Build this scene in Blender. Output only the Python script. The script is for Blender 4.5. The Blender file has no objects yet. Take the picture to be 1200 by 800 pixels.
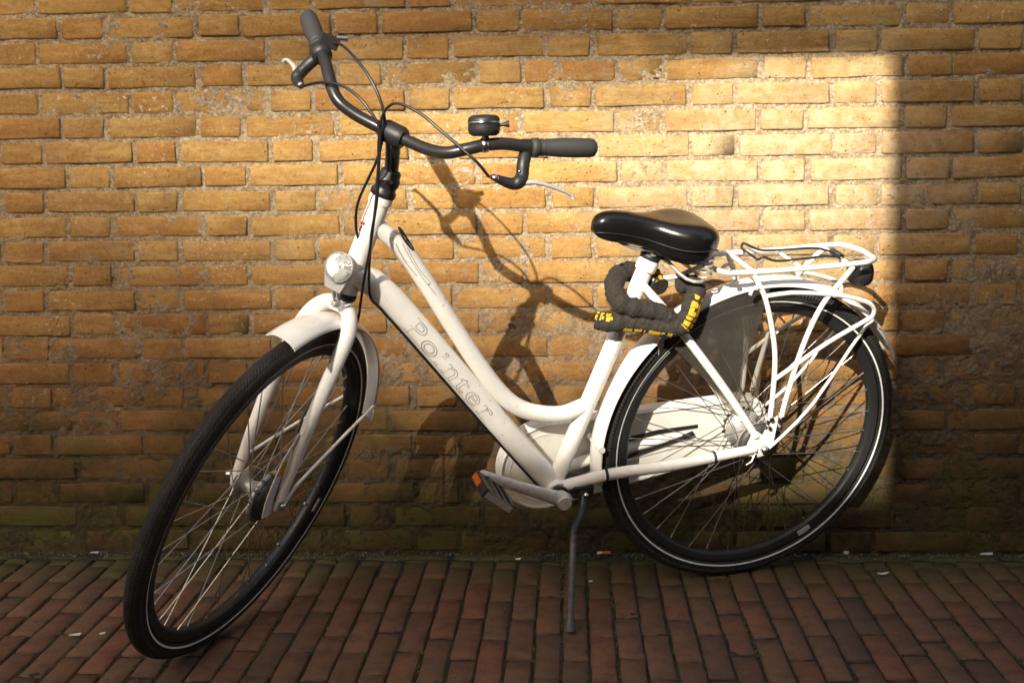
import bpy, math, random
import numpy as np
from mathutils import Vector, Matrix
R = math.radians
random.seed(7)
rng = np.random.default_rng(11)
scene = bpy.context.scene
col = scene.collection

# ------------------------------------------------------------------ camera, light, exposure
def v3(l): return Vector(l)
CAM_POS = v3((0.0, -2.958656, 0.954215))
CR, CU, CF = v3((0.998834, 0.046768, -0.011996)), v3((0.008041, 0.083845, 0.996446)), v3((-0.047608, 0.995381, -0.083371))
F_PX, Y0 = 1460.206, 308.550            # focal length and principal row on a 1200 x 800 frame
cam_data = bpy.data.cameras.new('camera')
cam_data.sensor_width = 36.0
cam_data.lens = F_PX / 1200 * 36.0
cam_data.shift_y = -(400 - Y0) / 1200
cam_data.clip_start, cam_data.clip_end = 0.02, 400
cam = bpy.data.objects.new('camera', cam_data)
col.objects.link(cam)
cam.matrix_world = Matrix(((CR.x, CU.x, -CF.x, CAM_POS.x), (CR.y, CU.y, -CF.y, CAM_POS.y), (CR.z, CU.z, -CF.z, CAM_POS.z), (0, 0, 0, 1)))
scene.camera = cam

SUN_D = v3((0.2881, 0.8563, -0.4286)).normalized()     # the way the sunlight travels
elev = math.asin(-SUN_D.z)
az = math.atan2(-SUN_D.x, -SUN_D.y)                    # direction towards the sun, measured from +Y
world = bpy.data.worlds.new('World')
scene.world = world
world.use_nodes = True
wn = world.node_tree
for n_ in list(wn.nodes): wn.nodes.remove(n_)
sky = wn.nodes.new('ShaderNodeTexSky')
sky.sky_type = 'NISHITA'
sky.sun_disc = False
sky.sun_elevation = elev
sky.sun_rotation = az
sky.air_density, sky.dust_density, sky.ozone_density = 1.0, 6.0, 0.0
bg = wn.nodes.new('ShaderNodeBackground')
bg.inputs['Strength'].default_value = 0.115
wo = wn.nodes.new('ShaderNodeOutputWorld')
wn.links.new(sky.outputs[0], bg.inputs[0]); wn.links.new(bg.outputs[0], wo.inputs[0])

sun_data = bpy.data.lights.new('sun', 'SUN')
sun_data.energy = 3.6
sun_data.angle = R(0.5)
sun_data.color = (1.0, 0.93, 0.80)
sun = bpy.data.objects.new('sun', sun_data)
col.objects.link(sun)
sun.rotation_euler = SUN_D.to_track_quat('-Z', 'Y').to_euler()
sun.location = (-6, -14, 8)

scene.view_settings.view_transform = 'Standard'
scene.view_settings.look = 'None'
scene.view_settings.gamma = 1.0
scene.view_settings.exposure = 1.36
scene.cycles.max_bounces = 8
scene.cycles.transparent_max_bounces = 12
scene.cycles.sample_clamp_indirect = 4.0
scene.cycles.use_denoising = True

# ------------------------------------------------------------------ materials
class NT:
    def __init__(s, name):
        s.m = bpy.data.materials.new(name); s.m.use_nodes = True
        s.t = s.m.node_tree; s.b = s.t.nodes['Principled BSDF']; s.out = s.t.nodes['Material Output']
    def n(s, typ, ins=None, **kw):
        nd = s.t.nodes.new(typ)
        for k, v in kw.items(): setattr(nd, k, v)
        for k, v in (ins or {}).items():
            if hasattr(v, 'is_output'): s.t.links.new(v, nd.inputs[k])
            else: nd.inputs[k].default_value = v
        return nd
    def L(s, a, b): s.t.links.new(a, b)
    def noise(s, vec, scale, detail=4, rough=.55, dist=0.):
        return s.n('ShaderNodeTexNoise', {'Vector': vec, 'Scale': scale, 'Detail': detail, 'Roughness': rough, 'Distortion': dist}).outputs['Fac']
    def ramp(s, fac, pts):
        r = s.n('ShaderNodeValToRGB', {'Fac': fac}); e = r.color_ramp.elements
        while len(e) < len(pts): e.new(.5)
        for i, (p, c) in enumerate(pts):
            e[i].position = p; e[i].color = c if len(c) == 4 else (*c, 1)
        return r.outputs['Color']
    def mix(s, fac, a, b, mode='MIX'):
        m = s.n('ShaderNodeMix', data_type='RGBA', blend_type=mode)
        for k, v in ((0, fac), (6, a), (7, b)):
            if hasattr(v, 'is_output'): s.t.links.new(v, m.inputs[k])
            else: m.inputs[k].default_value = v if not isinstance(v, tuple) or len(v) == 4 else (*v, 1)
        return m.outputs[2]
    def math(s, op, a, b=0., c=0., clamp=False):
        m = s.n('ShaderNodeMath', operation=op, use_clamp=clamp)
        for i, v in enumerate((a, b, c)):
            if hasattr(v, 'is_output'): s.t.links.new(v, m.inputs[i])
            else: m.inputs[i].default_value = v
        return m.outputs[0]
    def mr(s, v, a, b, c=0., d=1.):
        return s.n('ShaderNodeMapRange', {'Value': v, 1: a, 2: b, 3: c, 4: d}).outputs[0]
    def bump(s, h, strength=.5, dist=.01, normal=None):
        i = {'Height': h, 'Strength': strength, 'Distance': dist}
        if normal is not None: i['Normal'] = normal
        return s.n('ShaderNodeBump', i).outputs[0]

def simple(name, color, rough=.5, metal=0., spec=.5, coat=0., noise=0., nscale=60, bump=0., bscale=400, bdist=.001):
    k = NT(name); b = k.b
    b.inputs['Base Color'].default_value = (*color, 1); b.inputs['Roughness'].default_value = rough
    b.inputs['Metallic'].default_value = metal; b.inputs['Specular IOR Level'].default_value = spec
    b.inputs['Coat Weight'].default_value = coat; b.inputs['Coat Roughness'].default_value = .08
    pos = k.n('ShaderNodeNewGeometry').outputs['Position']
    if noise:
        nz = k.noise(pos, nscale, 5, .65)
        k.L(k.mix(k.mr(nz, .35, .7), (*[c * (1 - noise) for c in color], 1), (*color, 1)), b.inputs['Base Color'])
        k.L(k.mr(nz, .3, .75, min(1, rough * 1.35 + .05), rough), b.inputs['Roughness'])
    if bump:
        k.L(k.bump(k.noise(pos, bscale, 3), bump, bdist), b.inputs['Normal'])
    return k.m

M = {}
M['white'] = simple('white_paint', (.85, .825, .775), .24, spec=.5, coat=.4, noise=.07, nscale=42)
def used_paint():
    m = M['white']; t = m.node_tree; b = t.nodes['Principled BSDF']
    src = b.inputs['Base Color'].links[0].from_socket; pos = [n for n in t.nodes if n.bl_idname == 'ShaderNodeNewGeometry'][0].outputs['Position']
    def nz(sc, d): 
        n = t.nodes.new('ShaderNodeTexNoise'); n.inputs['Scale'].default_value = sc; n.inputs['Detail'].default_value = d; t.links.new(pos, n.inputs['Vector']); return n.outputs['Fac']
    def rng_(v, a, b_, c=0., d=1.):
        n = t.nodes.new('ShaderNodeMapRange'); n.inputs[1].default_value = a; n.inputs[2].default_value = b_; n.inputs[3].default_value = c; n.inputs[4].default_value = d; t.links.new(v, n.inputs[0]); return n.outputs[0]
    def mixc(f, a, c):
        n = t.nodes.new('ShaderNodeMix'); n.data_type = 'RGBA'; t.links.new(f, n.inputs[0]); t.links.new(a, n.inputs[6]); n.inputs[7].default_value = c; return n.outputs[2]
    c1 = mixc(rng_(nz(120, 3), .70, .74, 0, .8), src, (.20, .15, .11, 1))
    c2 = mixc(rng_(nz(9, 6), .54, .74, 0, .16), c1, (.46, .41, .34, 1))
    t.links.new(c2, b.inputs['Base Color'])
used_paint()
M['white_dull'] = simple('white_plastic', (.78, .755, .69), .40, noise=.14, nscale=30)
M['rack'] = simple('white_coated_wire', (.80, .78, .73), .35, noise=.08, nscale=60)
M['black'] = simple('black_plastic', (.018, .018, .019), .38, noise=.3, nscale=80)
M['barpaint'] = simple('dark_grey_painted_tube', (.022, .021, .020), .24, spec=.5, noise=.2, nscale=90)
M['grip'] = simple('grip_rubber', (.03, .03, .029), .62, bump=.25, bscale=700)
M['cable'] = simple('cable_housing', (.012, .012, .012), .3)
M['chrome'] = simple('chrome', (.72, .70, .67), .16, 1., noise=.15, nscale=120)
M['steel'] = simple('brushed_steel', (.55, .53, .50), .36, .6, noise=.25, nscale=160)
M['alloy'] = simple('scuffed_alloy', (.62, .59, .56), .42, .35, noise=.25, nscale=90)
M['standmetal'] = simple('kickstand_metal', (.13, .115, .118), .5, .6, noise=.3, nscale=60)
M['drum'] = simple('brake_drum_metal', (.11, .105, .10), .45, .75, noise=.35, nscale=120)
M['rim'] = simple('black_rim', (.016, .016, .017), .33, spec=.5, noise=.2)
M['spoke'] = simple('spoke_steel', (.52, .50, .47), .3, 1.)
M['stripe'] = simple('reflective_stripe', (.84, .83, .80), .5, noise=.2, nscale=150)
M['sticker'] = simple('white_sticker', (.62, .61, .58), .4, noise=.3, nscale=300)
M['yellow'] = simple('yellow_print', (.72, .42, .015), .6, noise=.35, nscale=250)
M['redprint'] = simple('red_print', (.45, .05, .07), .4)
M['ink'] = simple('dark_outline_ink', (.16, .12, .105), .5)
M['inkred'] = simple('reddish_outline_ink', (.42, .17, .13), .5)
M['orange'] = simple('orange_reflector', (.50, .10, .012), .3, coat=.3)
M['redlens'] = simple('red_lens', (.30, .012, .012), .18, coat=.5)
M['saddle'] = simple('black_saddle_vinyl', (.007, .007, .0075), .17, spec=.6, noise=.2, nscale=45, bump=.06, bscale=900)
M['sleeve'] = simple('grey_fabric_sleeve', (.033, .027, .021), .85, noise=.35, nscale=90, bump=.9, bscale=140, bdist=.005)
M['paper'] = simple('dirty_white_paper', (.68, .65, .60), .8, noise=.2, nscale=200)
M['grit'] = simple('mortar_grit', (.17, .14, .10), .95, noise=.6, nscale=40)
M['butt'] = simple('orange_cigarette_paper', (.62, .20, .06), .8, noise=.2, nscale=300)

def tyre_mat():
    k = NT('tyre_rubber'); b = k.b
    tc = k.n('ShaderNodeTexCoord').outputs['Object']
    s = k.n('ShaderNodeSeparateXYZ', {0: tc})
    ang = k.math('ARCTAN2', s.outputs[2], s.outputs[0])
    rad = k.math('SQRT', k.math('ADD', k.math('MULTIPLY', s.outputs[0], s.outputs[0]), k.math('MULTIPLY', s.outputs[2], s.outputs[2])))
    sw = k.math('SINE', k.math('ADD', k.math('MULTIPLY', ang, 260), k.math('MULTIPLY', k.math('ABSOLUTE', s.outputs[1]), 900)))
    gr = k.math('SINE', k.math('MULTIPLY', s.outputs[1], 900))
    mask = k.mr(rad, .333, .338)
    h = k.math('MULTIPLY', k.math('ADD', k.mr(sw, -.2, .4), k.mr(gr, -.9, -.5)), mask)
    nz = k.noise(tc, 60, 5, .6)
    rub = k.mix(k.mr(nz, .35, .75), (.008, .008, .009, 1), (.026, .024, .023, 1))
    dust = k.math('MULTIPLY', k.math('MULTIPLY', k.math('SUBTRACT', 1., k.mr(h, .3, 1.6)), mask), k.mr(k.noise(tc, 14, 4), .35, .65, .2, .8))
    k.L(k.mix(dust, rub, (.075, .064, .052, 1)), b.inputs['Base Color'])
    b.inputs['Roughness'].default_value = .62; b.inputs['Specular IOR Level'].default_value = .35
    k.L(k.bump(h, 1., .003), b.inputs['Normal'])
    return k.m
M['tyre'] = tyre_mat()

def smoky():
    k = NT('smoky_clear_plastic')
    k.b.inputs['Base Color'].default_value = (.10, .094, .085, 1); k.b.inputs['Roughness'].default_value = .3
    tr = k.n('ShaderNodeBsdfTransparent', {'Color': (.78, .76, .72, 1)})
    nz = k.noise(k.n('ShaderNodeNewGeometry').outputs['Position'], 25, 4)
    mx = k.n('ShaderNodeMixShader', {0: k.mr(nz, .3, .7, .22, .40)})
    k.L(tr.outputs[0], mx.inputs[1]); k.L(k.b.outputs[0], mx.inputs[2]); k.L(mx.outputs[0], k.out.inputs[0])
    return k.m
M['smoky'] = smoky()

def lens_mat():
    k = NT('clear_lens'); b = k.b
    b.inputs['Base Color'].default_value = (.9, .9, .9, 1); b.inputs['Roughness'].default_value = .04; b.inputs['Specular IOR Level'].default_value = .8
    tr = k.n('ShaderNodeBsdfTransparent', {'Color': (.97, .97, .96, 1)}); fr = k.n('ShaderNodeFresnel', {'IOR': 1.5})
    mx = k.n('ShaderNodeMixShader', {0: k.math('ADD', fr.outputs[0], .05)})
    k.L(tr.outputs[0], mx.inputs[1]); k.L(b.outputs[0], mx.inputs[2]); k.L(mx.outputs[0], k.out.inputs[0])
    return k.m
M['reflector'] = simple('faceted_reflector', (.88, .87, .85), .13, metal=1.)
M['silver'] = simple('silver_plastic', (.52, .51, .49), .35, metal=.3, noise=.12)
M['lens'] = lens_mat()

def rand_of(k):
    """per-piece random number: the object's own, shifted by a per-face attribute on joined pieces"""
    oi = k.n('ShaderNodeObjectInfo').outputs['Random']
    at = k.n('ShaderNodeAttribute', attribute_name='piece').outputs['Fac']
    return k.math('FRACT', k.math('ADD', oi, at))

def brick_mat():
    k = NT('old_yellow_brick'); b = k.b
    pos = k.n('ShaderNodeNewGeometry').outputs['Position']
    r = rand_of(k)
    r2 = k.math('FRACT', k.math('MULTIPLY', r, 17.31)); r3 = k.math('FRACT', k.math('MULTIPLY', r, 53.7))
    off = k.n('ShaderNodeCombineXYZ', {0: k.math('MULTIPLY', r, 9), 1: k.math('MULTIPLY', r2, 7), 2: k.math('MULTIPLY', r3, 5)}).outputs[0]
    vec = k.n('ShaderNodeVectorMath', {0: pos, 1: off}, operation='ADD').outputs[0]
    z = k.n('ShaderNodeSeparateXYZ', {0: pos}).outputs[2]; x = k.n('ShaderNodeSeparateXYZ', {0: pos}).outputs[0]
    reg = k.noise(pos, 2.6, 3, .6)
    warm = k.noise(pos, 7.5, 5, .7)
    base = k.ramp(k.math('FRACT', k.math('ADD', k.math('MULTIPLY', r, .8), .1)), [(0, (.42, .232, .066)), (.25, (.48, .292, .084)), (.5, (.54, .350, .108)), (.75, (.49, .282, .076)), (.92, (.45, .215, .056)), (1, (.41, .186, .050))])
    base = k.mix(k.mr(reg, .40, .62, 0, .5), base, (.40, .205, .058, 1))
    base = k.mix(k.mr(warm, .50, .68, 0, .5), base, (.34, .155, .050, 1))
    st = k.n('ShaderNodeMapping', {0: vec, 3: (1, 1, 4.5)}).outputs[0]
    n1 = k.noise(st, 13, 7, .72, .5); n2 = k.noise(vec, 85, 6, .78); n3 = k.noise(vec, 330, 4, .75)
    c = k.mix(k.mr(n1, .44, .70, 0, .7), base, (.34, .155, .055, 1))
    c = k.mix(k.mr(n1, .47, .28, 0, .6), c, (.60, .42, .20, 1))
    c = k.mix(k.mr(n2, .52, .68, 0, .7), c, (.22, .115, .050, 1))
    c = k.mix(k.mr(n2, .44, .30, 0, .55), c, (.63, .46, .24, 1))
    c = k.mix(k.mr(n3, .54, .70, 0, .45), c, (.19, .10, .045, 1))
    c = k.mix(k.mr(n3, .44, .32, 0, .35), c, (.66, .52, .31, 1))
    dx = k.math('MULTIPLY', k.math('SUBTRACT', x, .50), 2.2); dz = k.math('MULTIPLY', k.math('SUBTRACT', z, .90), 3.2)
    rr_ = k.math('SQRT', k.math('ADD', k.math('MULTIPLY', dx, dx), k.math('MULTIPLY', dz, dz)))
    lime_sunlit = k.math('MULTIPLY', k.mr(k.math('ADD', rr_, k.mr(k.noise(pos, 5, 5, .65), .3, .7, -.45, .45)), 1.15, .35), k.mr(k.noise(pos, 34, 6, .75), .36, .60, .15, .75))  # lime residue, also painted to make the sunlit brickwork paler
    c = k.mix(lime_sunlit, c, (.62, .535, .35, 1))
    # cement smear and lime bloom, each in its own patches
    big = k.noise(pos, 3.1, 4, .6); mid = k.noise(pos, 21, 6, .75, .6)
    c = k.mix(k.math('MULTIPLY', k.mr(big, .50, .66), k.mr(mid, .50, .62, 0, .5)), c, (.47, .40, .29, 1))
    speck = k.noise(pos, 95, 2, .5)
    c = k.mix(k.math('MULTIPLY', k.mr(k.noise(pos, 4.3, 3), .53, .66), k.mr(speck, .62, .68, 0, .9)), c, (.68, .64, .55, 1))
    # reddish, grimy brickwork lower down; damp and algae at the foot of the wall
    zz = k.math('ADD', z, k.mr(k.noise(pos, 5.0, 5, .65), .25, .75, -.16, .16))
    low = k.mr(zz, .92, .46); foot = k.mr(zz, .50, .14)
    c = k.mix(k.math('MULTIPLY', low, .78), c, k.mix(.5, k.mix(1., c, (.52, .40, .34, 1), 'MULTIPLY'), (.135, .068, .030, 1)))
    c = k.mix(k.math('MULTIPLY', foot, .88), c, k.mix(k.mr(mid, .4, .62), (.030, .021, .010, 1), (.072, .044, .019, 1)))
    alg = k.math('MULTIPLY', k.mr(zz, .42, .06), k.mr(k.noise(pos, 7, 6, .72), .43, .60, 0, .75))
    c = k.mix(alg, c, (.066, .072, .013, 1))
    pit = k.n('ShaderNodeTexVoronoi', {'Vector': vec, 'Scale': 90}, feature='F1').outputs['Distance']
    pits = k.math('MULTIPLY', k.mr(pit, .22, .10), k.mr(k.noise(vec, 30, 2), .55, .66))
    c = k.mix(k.math('MULTIPLY', pits, .75), c, (.11, .06, .03, 1))
    k.L(c, b.inputs['Base Color'])
    b.inputs['Roughness'].default_value = .9; b.inputs['Specular IOR Level'].default_value = .2
    h = k.math('ADD', k.math('MULTIPLY', n1, .55), k.math('ADD', k.math('MULTIPLY', n2, .6), k.math('MULTIPLY', n3, .30)))
    h = k.math('SUBTRACT', h, k.math('MULTIPLY', pits, .6))
    k.L(k.bump(h, 1., .0058), b.inputs['Normal'])
    return k.m
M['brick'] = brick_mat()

def mortar_mat():
    k = NT('lime_mortar'); b = k.b
    pos = k.n('ShaderNodeNewGeometry').outputs['Position']
    z = k.n('ShaderNodeSeparateXYZ', {0: pos}).outputs[2]
    n1 = k.noise(pos, 32, 6, .7); n2 = k.noise(pos, 150, 4, .7); n3 = k.noise(pos, 6, 4, .6)
    c = k.ramp(n1, [(.25, (.25, .172, .098)), (.48, (.37, .275, .160)), (.75, (.50, .405, .27))])
    vo = k.n('ShaderNodeTexVoronoi', {'Vector': pos, 'Scale': 210, 'Randomness': 1.}, feature='F1')
    vr = k.n('ShaderNodeSeparateColor', {0: vo.outputs['Color']}).outputs[0]
    c = k.mix(k.mr(vr, .68, .82, 0, .42), c, (.62, .55, .43, 1))
    c = k.mix(k.mr(vr, .34, .18, 0, .42), c, (.15, .11, .072, 1))
    c = k.mix(k.mr(n2, .58, .72, 0, .4), c, (.16, .115, .07, 1))
    c = k.mix(k.mr(n2, .42, .30, 0, .7), c, (.62, .58, .49, 1))
    c = k.mix(k.mr(n3, .52, .68, 0, .55), c, (.36, .27, .175, 1))
    zz = k.math('ADD', z, k.mr(k.noise(pos, 5.0, 5, .65), .25, .75, -.16, .16))
    c = k.mix(k.mr(zz, .94, .44, 0, .82), c, (.125, .078, .044, 1))
    c = k.mix(k.mr(zz, .50, .14, 0, .86), c, (.030, .025, .013, 1))
    c = k.mix(k.math('MULTIPLY', k.mr(zz, .36, .05), k.mr(k.noise(pos, 9, 5, .7), .45, .6, 0, .6)), c, (.055, .058, .013, 1))
    k.L(c, b.inputs['Base Color']); b.inputs['Roughness'].default_value = .95; b.inputs['Specular IOR Level'].default_value = .15
    k.L(k.bump(k.math('ADD', n1, k.math('ADD', k.math('MULTIPLY', n2, .8), k.math('MULTIPLY', vr, .35))), 1., .0042), b.inputs['Normal'])
    return k.m
M['mortar'] = mortar_mat()

def paver_mat():
    k = NT('red_brown_clinker'); b = k.b
    pos = k.n('ShaderNodeNewGeometry').outputs['Position']
    r = rand_of(k)
    y = k.n('ShaderNodeSeparateXYZ', {0: pos}).outputs[1]
    off = k.n('ShaderNodeCombineXYZ', {0: k.math('MULTIPLY', r, 9), 1: k.math('MULTIPLY', r, 31)}).outputs[0]
    vec = k.n('ShaderNodeVectorMath', {0: pos, 1: off}, operation='ADD').outputs[0]
    base = k.ramp(r, [(0, (.112, .066, .042)), (.3, (.150, .080, .049)), (.55, (.126, .077, .047)), (.8, (.165, .075, .046)), (1, (.090, .060, .042))])
    n1 = k.noise(vec, 22, 6, .7); n2 = k.noise(vec, 180, 4, .7); n3 = k.noise(pos, 2.3, 4, .6)
    c = k.mix(k.mr(n1, .45, .68, 0, .65), base, (.050, .034, .026, 1))
    c = k.mix(k.mr(n2, .56, .70, 0, .4), c, (.20, .125, .095, 1))
    c = k.mix(k.mr(n3, .45, .7, 0, .4), c, (.070, .052, .034, 1))
    yy = k.math('ADD', y, k.mr(k.noise(pos, 8, 5, .65), .25, .75, -.12, .12))
    c = k.mix(k.mr(yy, -.30, -.03, 0, .9), c, k.mix(k.mr(n1, .4, .62), (.048, .054, .014, 1), (.062, .056, .026, 1)))
    k.L(c, b.inputs['Base Color']); b.inputs['Roughness'].default_value = .92; b.inputs['Specular IOR Level'].default_value = .12
    k.L(k.bump(k.math('ADD', n1, k.math('MULTIPLY', n2, .5)), .6, .003), b.inputs['Normal'])
    return k.m
M['paver'] = paver_mat()

def soil_mat():
    k = NT('joint_soil'); b = k.b
    pos = k.n('ShaderNodeNewGeometry').outputs['Position']
    n1 = k.noise(pos, 14, 5, .7); n2 = k.noise(pos, 120, 4, .7)
    c = k.mix(k.mr(n2, .35, .7), (.007, .005, .0035, 1), (.026, .019, .013, 1))
    c = k.mix(k.mr(n1, .52, .64, 0, .8), c, (.030, .046, .014, 1))
    k.L(c, b.inputs['Base Color']); b.inputs['Roughness'].default_value = .95
    k.L(k.bump(n2, .8, .004), b.inputs['Normal'])
    return k.m
M['soil'] = soil_mat()

def moss_mat():
    k = NT('moss'); b = k.b
    pos = k.n('ShaderNodeNewGeometry').outputs['Position']
    n2 = k.noise(pos, 160, 4, .7)
    k.L(k.mix(k.mr(n2, .35, .7), (.022, .030, .006, 1), (.070, .080, .016, 1)), b.inputs['Base Color'])
    b.inputs['Roughness'].default_value = .95
    return k.m
M['moss'] = moss_mat()

def facade_mat(name, c1, c2, mort):
    k = NT(name); b = k.b
    tc = k.n('ShaderNodeTexCoord').outputs['Object']
    s = k.n('ShaderNodeSeparateXYZ', {0: tc})
    v = k.n('ShaderNodeCombineXYZ', {0: k.math('ADD', s.outputs[0], s.outputs[1]), 1: s.outputs[2]}).outputs[0]
    bt = k.n('ShaderNodeTexBrick', {'Vector': v, 'Color1': (*c1, 1), 'Color2': (*c2, 1), 'Mortar': (*mort, 1), 'Scale': 1., 'Mortar Size': .006, 'Brick Width': .22, 'Row Height': .06})
    nz = k.noise(tc, 3, 5, .6)
    k.L(k.mix(k.mr(nz, .3, .7, 0, .5), bt.outputs[0], k.mix(1., bt.outputs[0], (.6, .58, .55, 1), 'MULTIPLY')), b.inputs['Base Color'])
    b.inputs['Roughness'].default_value = .9
    k.L(k.bump(bt.outputs[1], -.5, .006), b.inputs['Normal'])
    return k.m
M['facade'] = facade_mat('opposite_brick', (.34, .18, .085), (.28, .14, .07), (.36, .32, .26))
M['rooftile'] = simple('clay_roof_tile', (.22, .075, .04), .8, noise=.3, nscale=8)
M['trim'] = simple('painted_wood', (.55, .53, .48), .5, noise=.1)
M['pane'] = simple('window_glass', (.03, .035, .04), .06, spec=.8)

# ------------------------------------------------------------------ mesh helpers
class MB:
    def __init__(s): s.v = []; s.f = []; s.sm = []
    def add(s, verts, faces, smooth=True):
        o = len(s.v); s.v += [tuple(map(float, p)) for p in verts]
        for f in faces: s.f.append(tuple(i + o for i in f)); s.sm.append(smooth)
        return s
    def mesh(s, name, mat):
        me = bpy.data.meshes.new(name); me.from_pydata(s.v, [], s.f)
        me.polygons.foreach_set('use_smooth', s.sm); me.materials.append(mat); me.update()
        return me
    # --- shapes
    def box(s, c, size, axes=None, smooth=False):
        c = Vector(c); ax = axes or (Vector((1, 0, 0)), Vector((0, 1, 0)), Vector((0, 0, 1)))
        vs = [c + sum((ax[i] * (sg[i] * size[i] / 2) for i in range(3)), Vector()) for sg in
              [(-1, -1, -1), (1, -1, -1), (1, 1, -1), (-1, 1, -1), (-1, -1, 1), (1, -1, 1), (1, 1, 1), (-1, 1, 1)]]
        return s.add(vs, [(0, 3, 2, 1), (4, 5, 6, 7), (0, 1, 5, 4), (1, 2, 6, 5), (2, 3, 7, 6), (3, 0, 4, 7)], smooth)
    def rings(s, rings, cap=True, closed=False, smooth=True):
        n = len(rings[0]); vs = [p for r in rings for p in r]; fs = []
        m = len(rings)
        for i in range(m if closed else m - 1):
            a, b = i * n, ((i + 1) % m) * n
            for j in range(n):
                k = (j + 1) % n
                fs.append((a + j, a + k, b + k, b + j))
        s.add(vs, fs, smooth)
        if cap and not closed:
            s.add(rings[0], [tuple(range(n))[::-1]], False); s.add(rings[-1], [tuple(range(n))], False)
        return s
    def tube(s, path, rad, n=12, smooth=0, cap=True, closed=False, flat=None, ref=None):
        """sweep a circle (or, with flat=(a, b), an ellipse whose a-axis lies along ref) along path"""
        P = [Vector(p) for p in path]
        rr = list(rad) if hasattr(rad, '__len__') else [rad] * len(P)
        if smooth: P, rr = crom(P, rr, smooth, closed)
        m = len(P); T = []
        for i in range(m):
            a = P[i - 1] if (i > 0 or closed) else P[i]; b = P[(i + 1) % m] if (i < m - 1 or closed) else P[i]
            T.append((b - a).normalized())
        N = Vector(ref) if ref is not None else (Vector((0, 0, 1)) if abs(T[0].z) < .9 else Vector((1, 0, 0)))
        out = []
        for i in range(m):
            if ref is not None: N = Vector(ref)
            N = (N - T[i] * N.dot(T[i])).normalized(); Bn = T[i].cross(N)
            fa, fb = flat or (1, 1)
            out.append([P[i] + (N * (fa * math.cos(2 * math.pi * j / n)) + Bn * (fb * math.sin(2 * math.pi * j / n))) * rr[i] for j in range(n)])
        return s.rings(out, cap and not closed, closed)
    def lathe(s, prof, c=(0, 0, 0), axis=(0, 1, 0), n=48, a0=0., a1=None, xdir=None, smooth=True, closed_prof=False):
        """profile of (radius, along-axis); axis direction; a0..a1 in radians for a part turn"""
        A = Vector(axis).normalized(); c = Vector(c)
        X = Vector(xdir) if xdir is not None else (Vector((1, 0, 0)) if abs(A.x) < .9 else Vector((0, 0, 1)))
        X = (X - A * X.dot(A)).normalized(); Y = X.cross(A) if False else A.cross(X)
        full = a1 is None; cnt = n if full else n + 1
        rs = []
        for i in range(cnt):
            t = a0 + (2 * math.pi * i / n if full else (a1 - a0) * i / n)
            d = X * math.cos(t) + Y * math.sin(t)
            rs.append([c + d * r + A * h for r, h in prof])
        k = len(prof); fs = []
        for i in range(cnt if full else cnt - 1):
            a, b = i * k, ((i + 1) % cnt) * k
            for j in range(k if closed_prof else k - 1):
                q = (j + 1) % k
                fs.append((a + j, b + j, b + q, a + q))
        s.add([p for r in rs for p in r], fs, smooth)
        if closed_prof and not full:
            s.add(rs[0], [tuple(range(k))], False); s.add(rs[-1], [tuple(range(k))[::-1]], False)
        return s
    def prism(s, outline, normal_axis, d0, d1, bev=0.):
        """outline in the two other axes (x, z for axis 1), extruded from d0 to d1 along y with an optional bevel"""
        n = len(outline); cx = sum(p[0] for p in outline) / n; cz = sum(p[1] for p in outline) / n
        def ring(d, k): return [(p[0] + (cx - p[0]) * k, d, p[1] + (cz - p[1]) * k) for p in outline]
        sg = 1 if d1 > d0 else -1
        rs = [ring(d0, 0), ring(d1 - sg * bev, 0), ring(d1, bev * 8 if bev else 0)] if bev else [ring(d0, 0), ring(d1, 0)]
        return s.rings(rs, True, False, False)
def crom(P, rr, k, closed=False):
    m = len(P); out = []; ro = []
    for i in range(m if closed else m - 1):
        p1, p2 = P[i], P[(i + 1) % m]
        p0 = P[i - 1] if (i > 0 or closed) else p1 * 2 - p2
        p3 = P[(i + 2) % m] if (i + 2 < m or closed) else p2 * 2 - p1
        for j in range(k):
            t = j / k
            out.append(.5 * ((2 * p1) + (p2 - p0) * t + (2 * p0 - 5 * p1 + 4 * p2 - p3) * t * t + (3 * p1 - p0 - 3 * p2 + p3) * t ** 3))
            ro.append(rr[i] * (1 - t) + rr[(i + 1) % m] * t)
    if not closed: out.append(P[-1]); ro.append(rr[-1])
    return out, ro

def obj(name, mesh, parent=None, basis=None):
    o = bpy.data.objects.new(name, mesh); col.objects.link(o)
    if parent: o.parent = parent
    if basis is not None: o.matrix_basis = basis
    return o
def part(name, mb, mat, parent, basis=None, label=None):
    o = obj(name, mb.mesh(name, M[mat]), parent, basis)
    if label: o['label'] = label
    return o
def tag(o, label, cat, group=None, kind=None):
    if label: o['label'] = label
    if cat: o['category'] = cat
    if group: o['group'] = group
    if kind: o['kind'] = kind
    return o

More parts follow.
